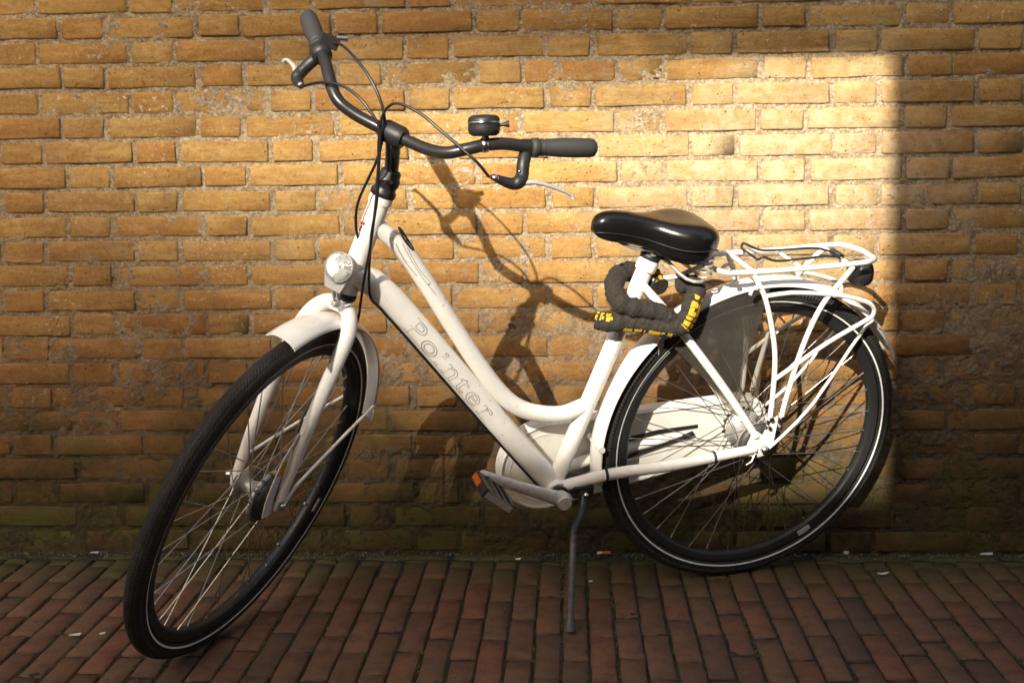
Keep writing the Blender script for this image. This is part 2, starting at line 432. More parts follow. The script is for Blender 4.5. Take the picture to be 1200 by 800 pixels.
# ------------------------------------------------------------------ brick wall
PITCH = .05942
PX0, PER = -1.1085, .3322              # Flemish bond: end of a header in odd courses, and the period of header + stretcher
HL, SL, JT = .0995, .2135, .0096
def worn_brick(w, h, d, seed):
    """a brick with worn, chipped front edges: front face is a jittered 4 x 3 grid, front at -y"""
    g = random.Random(seed); vs = []; fs = []
    nx, nz = (4, 3) if w > .15 else (3, 3)
    xs = [-w / 2, -w / 2 + .0045] + ([g.uniform(-.02, .02)] if nx == 4 else []) + [w / 2 - .0045, w / 2]
    zs = [-h / 2, -h / 2 + .004, h / 2 - .004, h / 2]
    bow = g.uniform(-.0008, .0008)
    for j in range(nz + 1):
        for i in range(nx + 1):
            x, z = xs[i], zs[j]
            ex = i in (0, nx); ez = j in (0, nz)
            if ex: x += (1 if i == 0 else -1) * (g.uniform(-.0005, .0040) + (.0022 if ez else 0))
            elif not ez: x += g.uniform(-.003, .003)
            else: x += g.uniform(-.004, .004) * (1 if 1 < i < nx - 1 else .3)
            if ez: z += (1 if j == 0 else -1) * g.uniform(-.0010, .0030)
            else: z += g.uniform(-.0012, .0012)
            y = g.uniform(-.0005, .0005) + (bow if 1 < i < nx - 1 else 0) + (g.uniform(.0004, .0022) if (ex or ez) else 0) + (.0010 if ex and ez else 0)
            vs.append((x, y, z))
    W = nx + 1
    for j in range(nz):
        for i in range(nx):
            a = j * W + i; fs.append((a, a + 1, a + W + 1, a + W))
    rim = [i for i in range(W)] + [j * W + nx for j in range(1, nz + 1)] + [nz * W + i for i in range(nx - 1, -1, -1)] + [j * W for j in range(nz - 1, 0, -1)]
    o = len(vs)
    for i in rim: vs.append((vs[i][0] * 1.012, d, vs[i][2] * 1.02))
    for q in range(len(rim)):
        r2 = (q + 1) % len(rim)
        fs.append((rim[r2], rim[q], o + q, o + r2))
    return vs, fs
BR = {'h': [worn_brick(HL, PITCH - JT, .05, 10 + i) for i in range(10)], 's': [worn_brick(SL, PITCH - JT, .05, 50 + i) for i in range(14)]}
BRM = {}
for kk, lst in BR.items():
    BRM[kk] = []
    for vs, fs in lst:
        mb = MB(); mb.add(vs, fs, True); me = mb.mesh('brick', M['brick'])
        BRM[kk].append(me)
wall = obj('brick_wall', None); wall.location = (-.16, 0, 0)
tag(wall, 'old yellow brick wall in Flemish bond behind the white bicycle, damp and mossy at its foot', 'wall')
def px(p):
    q = Vector(p) - CAM_POS
    d = q.dot(CF)
    return 600 + F_PX * q.dot(CR) / d, Y0 - F_PX * q.dot(CU) / d
wall_joint = lambda z: .0012 * math.sin(z * 3)
placed = []
NCOURSE = 56
for c in range(NCOURSE):
    z = (c + .5) * PITCH
    x0 = PX0 if c % 2 == 1 else PX0 + .0595 + .1085
    x0 += random.uniform(-.004, .004)
    x = x0 - PER * 8 - HL - JT
    end = x0 + PER * 9
    while x < end:
        for kk, L in (('h', HL), ('s', SL)):
            cx = x + L / 2 + JT / 2
            placed.append((kk, cx + random.uniform(-.003, .003), z + random.uniform(-.0013, .0013), random.uniform(-.0026, .0026), L))
            x += L + JT
def vis_area(b):
    kk, cx, z, y, L = b
    a = px((cx - L / 2, 0, z - .024)); d = px((cx + L / 2, 0, z + .024))
    w = min(d[0], 1200) - max(a[0], 0); h = min(a[1], 800) - max(d[1], 0)
    return w * h if w > 0 and h > 0 else 0
order = sorted(range(len(placed)), key=lambda i: -vis_area(placed[i]))
single = set(i for i in order[:300] if vis_area(placed[i]) > 0)
rest_v, rest_f, rest_a = [], [], []
for i, (kk, cx, z, y, L) in enumerate(placed):
    vi = random.randrange(len(BR[kk])); tilt = random.uniform(-.012, .012); flip = random.random() < .5
    if i in single:
        o = obj('brick', BRM[kk][vi], wall)
        o.location = (cx + .16, y, z); o.rotation_euler = (0, tilt + (math.pi if flip else 0) * 0, 0)
    else:
        far = vis_area((kk, cx, z, y, L)) == 0
        vs, fs = BR[kk][vi]; ofs = len(rest_v); ra = random.random()
        if far:
            h = PITCH - JT
            vs = [(sx * L / 2, yy, sz * h / 2) for yy in (0, .05) for sx, sz in ((-1, -1), (1, -1), (1, 1), (-1, 1))]
            fs = [(0, 1, 2, 3), (1, 0, 4, 5), (2, 1, 5, 6), (3, 2, 6, 7), (0, 3, 7, 4)]
        rest_v += [(p[0] + cx + .16, p[1] + y, p[2] + z + p[0] * tilt) for p in vs]
        rest_f += [tuple(q + ofs for q in f) for f in fs]; rest_a += [ra] * len(fs)
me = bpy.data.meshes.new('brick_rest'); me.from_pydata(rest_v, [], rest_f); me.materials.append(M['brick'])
at = me.attributes.new('piece', 'FLOAT', 'FACE'); at.data.foreach_set('value', rest_a)
o = obj('brickwork', me, wall); o['kind'] = 'stuff'
# mortar: one rough sheet 4 mm behind the brick faces, finer where the photograph looks
def vnoise(X, Z, f, seed):
    r = np.random.default_rng(seed); G = r.random((256, 256))
    x = X * f; z = Z * f; xi = np.floor(x).astype(int); zi = np.floor(z).astype(int); tx = x - xi; tz = z - zi
    tx = tx * tx * (3 - 2 * tx); tz = tz * tz * (3 - 2 * tz)
    g = lambda a, b: G[a % 256, b % 256]
    return (g(xi, zi) * (1 - tx) + g(xi + 1, zi) * tx) * (1 - tz) + (g(xi, zi + 1) * (1 - tx) + g(xi + 1, zi + 1) * tx) * tz - .5
def grid_sheet(x0, x1, z0, z1, step, amp, base):
    nx = int((x1 - x0) / step) + 1; nz = int((z1 - z0) / step) + 1
    X, Z = np.meshgrid(np.linspace(x0, x1, nx), np.linspace(z0, z1, nz))
    gr = np.clip((.72 - Z) / .4, 0, 1) ; base = base - .0030 * gr * (.6 + vnoise(X, Z, 4, 21)) - .0014 * np.clip(vnoise(X, Z, 4.3, 22) * 4 - .9, 0, 1); amp = amp * (1 + .5 * gr)
    Y = base + amp * (vnoise(X, Z, 28, 1) * 1.1 + vnoise(X, Z, 85, 2) * 1.0 + vnoise(X, Z, 230, 3) * .8 + vnoise(X, Z, 6, 4) * .5)
    vs = np.stack([X + .16, Y, Z], -1).reshape(-1, 3)
    a = (np.arange(nz - 1)[:, None] * nx + np.arange(nx - 1)[None]).ravel()
    fs = np.stack([a, a + 1, a + nx + 1, a + nx], -1)
    return vs, fs
vs, fs = grid_sheet(-1.55, 1.25, -.01, 1.46, .0032, .0032, .0031)
me = bpy.data.meshes.new('mortar'); me.from_pydata(vs.tolist(), [], fs.tolist()); me.materials.append(M['mortar'])
me.polygons.foreach_set('use_smooth', [True] * len(fs)); obj('mortar', me, wall)
mb = MB()
for (xa, xb, za, zb) in ((-3.72, -1.548, -.2, 3.3), (1.248, 3.68, -.2, 3.3), (-1.548, 1.248, 1.458, 3.3)):
    mb.box(((xa + xb) / 2 + .16, .068, (za + zb) / 2), (xb - xa, .12, zb - za))
mb.box((-.15 + .16, .11, .6), (2.8, .12, 1.8))
part('mortar_backing', mb, 'mortar', wall)

# ------------------------------------------------------------------ ground, pavement
mb = MB(); mb.add([(-90, -120, -.030), (90, -120, -.030), (90, 60, -.030), (-90, 60, -.030)], [(0, 1, 2, 3)], False)
ground = tag(obj('ground', mb.mesh('ground', M['soil'])), None, None, None, 'structure')
nx, ny = 280, 110
X, Y = np.meshgrid(np.linspace(-1.6, 1.4, nx), np.linspace(-1.05, .02, ny))
Zs = -.0052 + .0042 * vnoise(X, Y, 40, 9) + .0042 * vnoise(X, Y, 110, 8)
a = (np.arange(ny - 1)[:, None] * nx + np.arange(nx - 1)[None]).ravel()
me = bpy.data.meshes.new('pavement'); me.from_pydata(np.stack([X, Y, Zs], -1).reshape(-1, 3).tolist(), [], np.stack([a, a + 1, a + nx + 1, a + nx], -1).tolist())
me.materials.append(M['soil']); me.polygons.foreach_set('use_smooth', [True] * len(me.polygons))
pav = tag(obj('pavement', me), None, None, None, 'structure')
PW, PL = .054, .2165
def worn_paver(w, l, seed):
    g = random.Random(seed); b = .0030
    top = []; nx_, ny_ = 2, 4
    for j in range(ny_ + 1):
        for i in range(nx_ + 1):
            x = (-w / 2 + b) + (w - 2 * b) * i / nx_ + g.uniform(-.0012, .0012); y = (-l / 2 + b) + (l - 2 * b) * j / ny_ + g.uniform(-.0016, .0016)
            top.append((x, y, g.uniform(-.0010, .0010)))
    vs = list(top); fs = []; W = nx_ + 1
    for j in range(ny_):
        for i in range(nx_): a = j * W + i; fs.append((a, a + 1, a + W + 1, a + W))
    rim = list(range(W)) + [j * W + nx_ for j in range(1, ny_ + 1)] + [ny_ * W + i for i in range(nx_ - 1, -1, -1)] + [j * W for j in range(ny_ - 1, 0, -1)]
    o = len(vs); m = len(rim)
    for i in rim:
        p = top[i]; sx = w / 2 / (w / 2 - b); sy = l / 2 / (l / 2 - b)
        vs.append((p[0] * sx, p[1] * sy, p[2] - .0032 - g.uniform(0, .001)))
    for i in rim:
        p = top[i]; vs.append((p[0] * w / (w - 2 * b), p[1] * l / (l - 2 * b), -.028))
    for q in range(m):
        r2 = (q + 1) % m
        fs.append((rim[q], o + q, o + r2, rim[r2])); fs.append((o + q, o + m + q, o + m + r2, o + r2))
    return vs, fs
PV = [worn_paver(PW - .0052, PL - .0125, 100 + i) for i in range(12)]
PVM = []
for vs, fs in PV:
    mb = MB(); mb.add(vs, fs, True); PVM.append(mb.mesh('paver', M['paver']))
JX, JY = -.1332, -.198
plist = []
cols = range(-62, 66)
phase = {}
for ci in cols:
    x = JX + (ci + .5) * PW
    ph = (PL * .5 if ci % 2 else 0) + random.uniform(-.022, .022)
    ytop = -.051
    yj = JY + PL * 4 + ph
    for r_ in range(24):
        y1 = yj - r_ * PL; y0 = y1 - PL
        if y0 > ytop - .02: continue
        if y1 > ytop: plist.append((x, (ytop + y0) / 2, (ytop - y0) / PL, 0))
        else: plist.append((x, (y0 + y1) / 2, 1., 0))
for k in range(-18, 20):                # a row of pavers laid lengthwise along the wall
    plist.append((.03 + k * PL, -.0245, 1., 1))
def pv_vis(b):
    x, y, sl, rot = b
    p = [px((x + sx * (PL if rot else PW) / 2, y + sy * (PW if rot else PL * sl) / 2, 0)) for sx in (-1, 1) for sy in (-1, 1)]
    w = min(max(q[0] for q in p), 1200) - max(min(q[0] for q in p), 0); h = min(max(q[1] for q in p), 800) - max(min(q[1] for q in p), 0)
    return w * h if w > 0 and h > 0 and y > -2.5 else 0
order = sorted(range(len(plist)), key=lambda i: -pv_vis(plist[i])); single = set(i for i in order[:300] if pv_vis(plist[i]) > 0)
rest_v, rest_f, rest_a = [], [], []
for i, b in enumerate(plist):
    x, y, sl, rot = b; vi = random.randrange(12); zt = random.uniform(-.0024, .0020) - (.004 if rot else 0)
    tx, ty, tz = random.uniform(-.018, .018), random.uniform(-.010, .010), random.uniform(-.006, .006) + (math.pi / 2 if rot else 0)
    if i in single:
        o = obj('paver', PVM[vi], pav); o.location = (x + random.uniform(-.0008, .0008), y, zt); o.scale = (.86 if rot else 1, sl, 1); o.rotation_euler = (ty, tx, tz)
    else:
        vs, fs = PV[vi]; ofs = len(rest_v); ra = random.random(); ca, sa = math.cos(tz), math.sin(tz)
        rest_v += [(p[0] * ca - p[1] * sl * sa + x, p[0] * sa + p[1] * sl * ca + y, p[2] + zt) for p in vs]
        rest_f += [tuple(q + ofs for q in f) for f in fs]; rest_a += [ra] * len(fs)
me = bpy.data.meshes.new('paver_rest'); me.from_pydata(rest_v, [], rest_f); me.materials.append(M['paver'])
at = me.attributes.new('piece', 'FLOAT', 'FACE'); at.data.foreach_set('value', rest_a)
o = obj('paving', me, pav); o['kind'] = 'stuff'
# moss: small tufts in the joints by the wall and between the pavers
mb = MB()
for i in range(2600):
    if random.random() < .62:
        x = random.uniform(-1.6, 1.3); y = -abs(random.gauss(0, .012)) - (.048 if random.random() < .4 else .001)
    else:
        ci = random.choice([-24, -9, -3, 1, 2, 4, 9, 13, 17]) if random.random() < .7 else random.randrange(-24, 26)
        x = JX + ci * PW + random.gauss(0, .0018); y = random.uniform(-.8, -.05)
    if math.sin(x * 7.3 + 1) + math.sin(x * 17 + y * 9) * .8 < -.25: continue
    r = random.uniform(.0015, .0042); zc = random.uniform(-.006, -.002)
    n = 5; a0 = random.random() * 6
    ring = [(x + r * math.cos(a0 + 6.283 * j / n) * random.uniform(.7, 1.2), y + r * math.sin(a0 + 6.283 * j / n) * random.uniform(.7, 1.2), zc) for j in range(n)]
    top = [(x + (p[0] - x) * .55, y + (p[1] - y) * .55, zc + r * random.uniform(.6, 1.1)) for p in ring]
    mb.rings([ring, top], True)
tag(obj('moss', mb.mesh('moss', M['moss'])), 'thin green moss in the paving joints along the foot of the wall', 'moss', None, 'stuff')

mb = MB()
for i in range(1500):
    x = random.uniform(-1.6, 1.3); y = -abs(random.gauss(0, .02)) - .002 if random.random() < .75 else random.uniform(-.85, -.01)
    r = random.uniform(.0006, .0022) * (1.4 if random.random() < .06 else 1); n = 5; a0 = random.random() * 6
    ring = [(x + r * math.cos(a0 + 6.283 * j / n) * random.uniform(.6, 1.5), y + r * math.sin(a0 + 6.283 * j / n) * random.uniform(.6, 1.2), -.001) for j in range(n)]
    mb.rings([ring, [(x + (p[0] - x) * .5, y + (p[1] - y) * .5, .001 + r * random.uniform(.3, .9)) for p in ring]], True)
tag(obj('grit', mb.mesh('grit', M['grit'])), 'crumbs of mortar and grit scattered over the paving', 'grit', None, 'stuff')

# ------------------------------------------------------------------ across the alley (behind the camera): what shades the wall
YO = -4.6
def at_plane(x, z, y):                   # follow the sunlight back from the wall to the plane y
    t = y / SUN_D.y
    return x + SUN_D.x * t, z + SUN_D.z * t
xr, _ = at_plane(.745, 1.170, YO)
_, zt_ = at_plane(.5, 1.178, YO - .32)
_, zb = at_plane(.5, .165, YO)
house = obj('opposite_house', None); house.location = (xr + 3, YO - .2, 0)
tag(house, 'brick house across the alley from the bicycle wall', 'house')
def hp(name, boxes, mat):
    mb = MB()
    for (xa, xb, ya, yb, za, zb_) in boxes: mb.box(((xa + xb) / 2 - house.location.x, (ya + yb) / 2 - house.location.y, (za + zb_) / 2), (xb - xa, yb - ya, zb_ - za))
    return part(name, mb, mat, house)
hp('wall', [(xr, xr + 7, YO - .32, YO, 0, 6.0)], 'facade')
xm, _ = at_plane(.10, 1.17, YO)
hp('shade_beam', [(xm, xr - .002, YO - .32, YO, zt_, 6.0)], 'facade')  # unseen beam added to give the sun patch its top edge
YB = -24.
xb0, zb0 = at_plane(-.6, 1.115, YB - 1.6)
fb = obj('occluder', None); fb.location = (xb0, YB, 0)  # unseen span added to blur the sun patch's upper edge on the left
tag(fb, 'unseen brick footbridge ending at its one pier beyond the passage', 'occluder')
xe = at_plane(.24, 1.1, YB - 1.6)[0] - xb0
mb = MB(); mb.box((xe - 8, -.8, zb0 + 1.9), (16, 1.6, 3.8)); part('shade_slab', mb, 'facade', fb)
for sx in (xe - 16.6,):
    mb = MB(); mb.box((sx, -.8, zb0 / 2 + 1.9), (1.2, 2.2, zb0 + 3.8)); part('pier', mb, 'facade', fb)
for k in range(3):
    xw = xr + 1.0 + k * 2.0
    w_ = hp('window', [(xw, xw + 1.1, YO - .05, YO + .015, 3.4, 5.0)], 'trim')
YS = -9.0
_, zs_ = at_plane(.5, .150, YS)
xs1, _ = at_plane(2.2, 0, YS)
gw = obj('added_shed', None); gw.location = (xs1 - 7, YS - 1.5, 0)  # unseen block added so the sun patch ends softly near the wall's foot
tag(gw, 'unseen flat-roofed brick shed beyond the passage', 'blocker')
mb = MB(); mb.box((0, 0, (zs_ - .15) / 2), (14, 2.9, zs_ - .15)); part('wall', mb, 'facade', gw)
mb = MB(); mb.box((0, 0, zs_ - .075), (14.2, 3.0, .15)); part('roof', mb, 'trim', gw)
# an unseen gabled house, added far off so its roof slope fades the sunlight
YF = -95.
fh_ = obj('added_gabled_house', None); ta = at_plane(-.35, .40, YF); tb = at_plane(-1.20, 1.32, YF); tc_ = at_plane(.10, .02, YF)
fh_.location = (tb[0] - 3, YF, 0)
tag(fh_, 'distant gabled brick house added out of view to fade the sun patch leftwards', 'house')
def sl(x): return ta[1] + (tb[1] - ta[1]) / (tb[0] - ta[0]) * (x - ta[0])
xa_, xb_, ridge_x = tb[0] - 9.0, tc_[0] + 7, tb[0] - 1.6
zr = sl(ridge_x); ze = max(3., sl(xb_))
prof = [(xa_, 0), (xb_, 0), (xb_, ze), (ridge_x, zr), (xa_, max(3., zr - (ridge_x - xa_) * 1.0))]
mb = MB(); mb.rings([[(p[0] - fh_.location.x, 0, p[1]) for p in prof], [(p[0] - fh_.location.x, -9, p[1]) for p in prof]], True, False, False)
part('wall', mb, 'facade', fh_)
mb = MB()
for s_ in ((prof[2], prof[3]), (prof[3], prof[4])):
    (x0, z0), (x1, z1) = s_
    mb.add([(x0 - fh_.location.x, .3, z0 + .01), (x1 - fh_.location.x, .3, z1 + .01), (x1 - fh_.location.x, -9.3, z1 + .01), (x0 - fh_.location.x, -9.3, z0 + .01),
            (x0 - fh_.location.x, .3, z0 + .13), (x1 - fh_.location.x, .3, z1 + .13), (x1 - fh_.location.x, -9.3, z1 + .13), (x0 - fh_.location.x, -9.3, z0 + .13)],
           [(0, 1, 2, 3), (7, 6, 5, 4), (0, 4, 5, 1), (3, 2, 6, 7), (1, 5, 6, 2), (0, 3, 7, 4)], False)
part('roof', mb, 'rooftile', fh_)

# ------------------------------------------------------------------ the bicycle
def frame_matrix(o, X_, Y_, Z_): return Matrix(((X_[0], Y_[0], Z_[0], o[0]), (X_[1], Y_[1], Z_[1], o[1]), (X_[2], Y_[2], Z_[2], o[2]), (0, 0, 0, 1)))
RH = (0.390557, -0.226882, 0.341775)
BM = frame_matrix(RH, (-0.938201, -0.34609, 0.0), (0.333327, -0.903604, -0.269059), (0.093119, -0.252432, 0.963124))   # X forward, Y left, Z up, at the rear hub
SM = frame_matrix((-0.429434, -0.637046, 0.703405), (-0.308992, -0.951063, 0.001774), (0.865924, -0.282102, -0.413031), (0.393319, -0.126087, 0.910715))  # turned front end, Z along the steering axis
ROOT = BM @ Matrix.Translation((.5, 0, -.352))
bike = obj('bicycle', None, None, ROOT)
tag(bike, 'white step-through city bicycle on its kickstand in front of the brick wall, front wheel turned', 'bicycle')
BL = ROOT.inverted() @ BM               # basis for parts drawn in the bike frame
SL_ = ROOT.inverted() @ SM              # basis for parts drawn in the steering frame
BSI = BM.inverted() @ SM
def s2b(p): return BSI @ Vector(p)      # steering frame -> bike frame

# frame
BB = Vector((.454, 0, -.080))
ht0, ht1 = s2b((0, 0, .006)), s2b((0, 0, .205))
mb = MB()
mb.tube([ht0, ht1], .0200, 20)
mb.lathe([(.0235, -.006), (.0235, .006)], ht0 + (ht1 - ht0).normalized() * .008, ht1 - ht0, 20)
mb.lathe([(.0225, -.007), (.0225, .007)], ht1 - (ht1 - ht0).normalized() * .008, ht1 - ht0, 20)
dt = [s2b((0, 0, .045)), Vector((.824, 0, .366)), Vector((.608, 0, .104)), BB]
mb.tube(dt, [.0265, .027, .027, .025], 28, 3, flat=(.86, 1), ref=(0, 1, 0))
tt = [s2b((0, 0, .150)), Vector((.805, 0, .466)), Vector((.751, 0, .389)), Vector((.696, 0, .302)), Vector((.638, 0, .214)), Vector((.589, 0, .149)),
      Vector((.548, 0, .112)), Vector((.500, 0, .093)), Vector((.446, 0, .088)), Vector((.398, 0, .104))]
mb.tube(tt, [.0165, .0175, .018, .018, .018, .018, .018, .0178, .0175, .017], 20, 5)
st0, st1 = BB, Vector((.294, 0, .412))
mb.tube([st0, st1], .0178, 20)
mb.lathe([(.0215, -.012), (.0222, -.004), (.0222, .008), (.0205, .012)], st1, st1 - st0, 24)
mb.tube([BB + Vector((0, -.036, 0)), BB + Vector((0, .036, 0))], .0245, 24)
for s in (-1, 1):
    mb.tube([BB + Vector((-.004, s * .026, .010)), (.34, s * .040, -.042), (.221, s * .053, -.028), (.09, s * .062, -.008), (.02, s * .063, .001)], [.0125, .0125, .0125, .011, .0095], 14, 3)
    mb.tube([(.300, s * .014, .368), (.262, s * .028, .327), (.209, s * .040, .266), (.11, s * .057, .146), (.022, s * .062, .030)], [.0085, .0095, .0095, .0090, .008], 12, 3)
    out = [(.045, -.012), (.030, .035), (.018, .040), (.004, .030), (-.012, .072), (-.024, .070), (-.022, .010), (-.012, -.014), (.01, -.020)]
    mb.prism(out, 1, s * .0575, s * .0645)
mb.tube([(.365, -.034, .012), (.365, .034, .012)], .008, 10)   # bridge behind the bottom bracket
frame = part('frame', mb, 'white', bike, BL)
for s in (-1, 1):
    mb = MB(); mb.tube([BB + Vector((0, s * .0362, 0)), BB + Vector((0, s * .046, 0))], .0205, 24); part('bottom_bracket_cup', mb, 'black', frame)
# lettering on the down tube, outlined
T = (dt[2] - dt[1]).normalized(); Pn = Vector((-T.z, 0, T.x)) if T.x * -1 > 0 else Vector((T.z, 0, -T.x))
if Pn.z < 0: Pn = -Pn
def on_downtube(sx, sy, lift=.0006):
    """sx metres along the tube from the first letter, sy metres round it"""
    c0 = Vector((.786, 0, .3215)); a_ = sy / .0258
    return c0 + T * sx + Pn * (math.sin(a_) * (.027 + lift)) + Vector((0, 1, 0)) * (math.cos(a_) * (.0232 + lift))
fc_ = bpy.data.curves.new('lettering_curve', 'FONT'); fc_.body = 'Pointer'; fc_.size = 1.; fc_.space_character = 1.12; fc_.resolution_u = 5
fc_.fill_mode = 'NONE'; fc_.extrude = 0.
tmp = bpy.data.objects.new('lettering_tmp', fc_); col.objects.link(tmp)
dg = bpy.context.evaluated_depsgraph_get()
tm = bpy.data.meshes.new_from_object(tmp.evaluated_get(dg))
pts = [v.co.copy() for v in tm.vertices]; eds = [tuple(e.vertices) for e in tm.edges]
bpy.data.objects.remove(tmp)
adj = {}
for a_, b_ in eds: adj.setdefault(a_, []).append(b_); adj.setdefault(b_, []).append(a_)
seen = set(); loops = []
for k0 in adj:
    if k0 in seen: continue
    lp = [k0]; seen.add(k0); cur = k0
    while True:
        nx_ = [q for q in adj[cur] if q not in seen]
        if not nx_: break
        cur = nx_[0]; seen.add(cur); lp.append(cur)
    if len(lp) > 3: loops.append(lp)
xmax = max(p.x for p in pts) if pts else 1.; LETL, LETH = .276, .049
mb = MB(); mb2 = MB()
for lp in loops:
    pp = [on_downtube(pts[i].x / xmax * LETL, (pts[i].y - .34) * LETH) for i in lp]
    q = [pp[0]]
    for p in pp[1:]:
        if (p - q[-1]).length > .0004: q.append(p)
    if len(q) > 2: mb.tube(q, .00058, 5, closed=True)
part('lettering', mb, 'ink', frame, label='outlined word Pointer')
mb2.tube([on_downtube(s_ * LETL / 20 - .002, -.0185) for s_ in range(21)], .0005, 5)
part('pinstripe', mb2, 'inkred', frame)
mb = MB()
tdir = (tt[3] - tt[1]).normalized(); tp = Vector((-tdir.z, 0, tdir.x)); tp = tp if tp.z > 0 else -tp
def on_toptube(s_, w_): 
    a_ = w_ / .018
    return tt[1] + tdir * s_ + tp * math.sin(a_) * .0186 + Vector((0, math.cos(a_) * .0186, 0))
for w0, l0, l1 in ((.006, -.012, .115), (.010, .0, .09), (-.004, -.02, .06)):
    mb = MB(); mb.tube([on_toptube(l0 + (l1 - l0) * i / 14, w0 - .004 * math.sin(i / 14 * 3.1)) for i in range(15)], .0005, 5)
    part('pinstripe', mb, 'ink', frame)
mb = MB(); mb.tube([on_toptube(-.012 + .030 * math.cos(t_ * .3927) * .9, .021 + .0065 * math.sin(t_ * .3927)) + Vector((0, 0, .0)) for t_ in range(16)], .0021, 6, closed=True)
part('head_emblem', mb, 'black', frame, label='black oval ring emblem')
mb = MB()
hd = (ht1 - ht0).normalized(); hx = Vector((hd.z, 0, -hd.x))
for i, (da, dz) in enumerate(((-.5, .13), (-.3, .138), (-.1, .132), (.1, .140), (-.2, .126))):
    c_ = ht0 + hd * dz + hx * (math.cos(da + .5) * .0203) + Vector((0, math.sin(da + .5) * .0203, 0))
    mb.lathe([(0, .0004), (.0032, .0002), (.0032, -.001)], c_, c_ - (ht0 + hd * dz), 8)
part('head_badge', mb, 'redprint', frame)

# seat post, saddle
sd = (st1 - st0).normalized()
mb = MB(); mb.tube([st1 - sd * .01, st1 + sd * .055], .0132, 18)
post = part('seat_post', mb, 'chrome', bike, BL)
mb = MB(); mb.lathe([(.0205, -.006), (.0215, 0), (.0205, .006), (.0140, .008)], st1 + sd * .018, sd, 24)
bk = st1 + sd * .018
mb.box(bk + Vector((-.026, 0, 0)), (.02, .018, .012))
part('seat_clamp', mb, 'black', post)
# f, half width, centre top, edge top, bottom
SAD = [(.4215, .005, .500, .499, .493), (.4175, .015, .511, .508, .483), (.406, .0225, .521, .516, .476), (.385, .0275, .526, .519, .471), (.355, .031, .525, .517, .467), (.325, .036, .520, .514, .461),
       (.300, .047, .516, .512, .452), (.280, .062, .513, .512, .443), (.260, .076, .511, .512, .438), (.238, .086, .510, .513, .435), (.216, .088, .509, .513, .434), (.196, .082, .507, .510, .435), (.178, .069, .502, .503, .438), (.163, .049, .492, .492, .444), (.154, .026, .480, .479, .452), (.151, .008, .469, .469, .460)]
def saddle_ring(f_, w_, ct, et, bt):
    pts_ = []
    n = 14
    for i in range(n + 1):              # over the top from left to right
        t_ = -1 + 2 * i / n
        pts_.append((f_, -t_ * w_ * (1 - .04 * abs(t_) ** 4), ct + (et - ct) * (t_ * t_) - (abs(t_) ** 7) * (et - bt) * .28))
    for i in range(1, 5): pts_.append((f_, -w_ * (.965 - .03 * i / 4 - .10 * (i / 4) ** 3), et - (et - bt) * (.28 + .72 * i / 4)))
    for i in range(1, 6): pts_.append((f_, -w_ * .83 * (1 - 2 * i / 6), bt + .004 * math.sin(math.pi * i / 6)))
    for i in range(0, 4): pts_.append((f_, w_ * (.835 + .10 * (i / 4) + .03 * i / 4), bt + (et - bt) * (.72 * i / 4)))
    return pts_
mb = MB()
rs_ = [[Vector(p) for p in saddle_ring(*q)] for q in SAD]
# resample lengthwise for a smooth shell
fine = []
for j in range(len(rs_[0])):
    P_, _ = crom([r[j] for r in rs_], [0] * len(rs_), 4); fine.append(P_)
mb.rings([[fine[j][i] for j in range(len(fine))] for i in range(len(fine[0]))], True)
sad = part('saddle', mb, 'saddle', bike, BL)
mb = MB()
seam = []
for i in range(4, len(fine[0]) - 2): seam.append(fine[1][i] * .0 + fine[0][i] + Vector((0, .0008, -.013 - .012 * min(1, (i - 4) / 30))))
for s in (1, -1):
    mb = MB(); mb.tube([Vector((p.x, s * p.y, p.z)) for p in seam], .0011, 6); part('piping', mb, 'black', sad)
mb = MB()
for s in (-1, 1):
    mb.tube([(.385, s * .008, .478), (.34, s * .018, .456), (.28, s * .021, .449), (.235, s * .022, .446), (.205, s * .05, .440), (.20, s * .058, .452)], .0035, 8, 4)
    hel = [(.188 + .013 * math.cos(t_ * .6), s * .052 + .013 * math.sin(t_ * .6), .400 + .0011 * t_) for t_ in range(44)]
    mb.tube(hel, .0026, 6)
mb.box((.272, 0, .447), (.05, .052, .018))
mb.tube([(.23, -.055, .398), (.195, -.06, .396), (.195, .06, .396), (.23, .055, .398), (.265, .02, .43)], .004, 8, 3)
part('saddle_rail', mb, 'steel', sad)

# wheels -------------------------------------------------------
RT, RR_, TW, TH_ = .354, .3315, .0185, .0225
def torus_prof(a, b, n=22): return [(RR_ + b * math.cos(2 * math.pi * i / n), a * math.sin(2 * math.pi * i / n)) for i in range(n)]
mb = MB(); mb.lathe(torus_prof(TW, TH_), n=120, closed_prof=True); ME_TYRE = mb.mesh('tyre', M['tyre'])
def sidewall(r): return TW * math.sqrt(max(0, 1 - ((r - RR_) / TH_) ** 2))
mb = MB()
for s in (-1, 1): mb.lathe([(r, s * (sidewall(r) + .0005)) for r in (.3208, .3224, .3241)], n=120)
ME_STRIPE = mb.mesh('reflective_stripe', M['stripe'])
mb = MB(); mb.lathe([(.3155, -.0135), (.3135, -.0122), (.2985, -.0118), (.2935, -.007), (.2925, 0), (.2935, .007), (.2985, .0118), (.3135, .0122), (.3155, .0135), (.309, .010), (.307, 0), (.309, -.010)], n=120, closed_prof=True)
ME_RIM = mb.mesh('rim', M['rim'])
def spoke_mesh(side, lead, rf, vf):
    mb = MB(); hub_a = lead * R(52)
    p0 = Vector((rf * math.cos(hub_a), side * vf, rf * math.sin(hub_a))); p1 = Vector((.2945, side * .003, 0))
    d_ = (p1 - p0).normalized()
    mb.tube([p0 - d_ * .003, p0 + d_ * .5 * (p1 - p0).length, p1 - d_ * .012], .00115, 5); mb.tube([p1 - d_ * .013, p1], .0021, 6)
    return mb.mesh('spoke', M['spoke'])
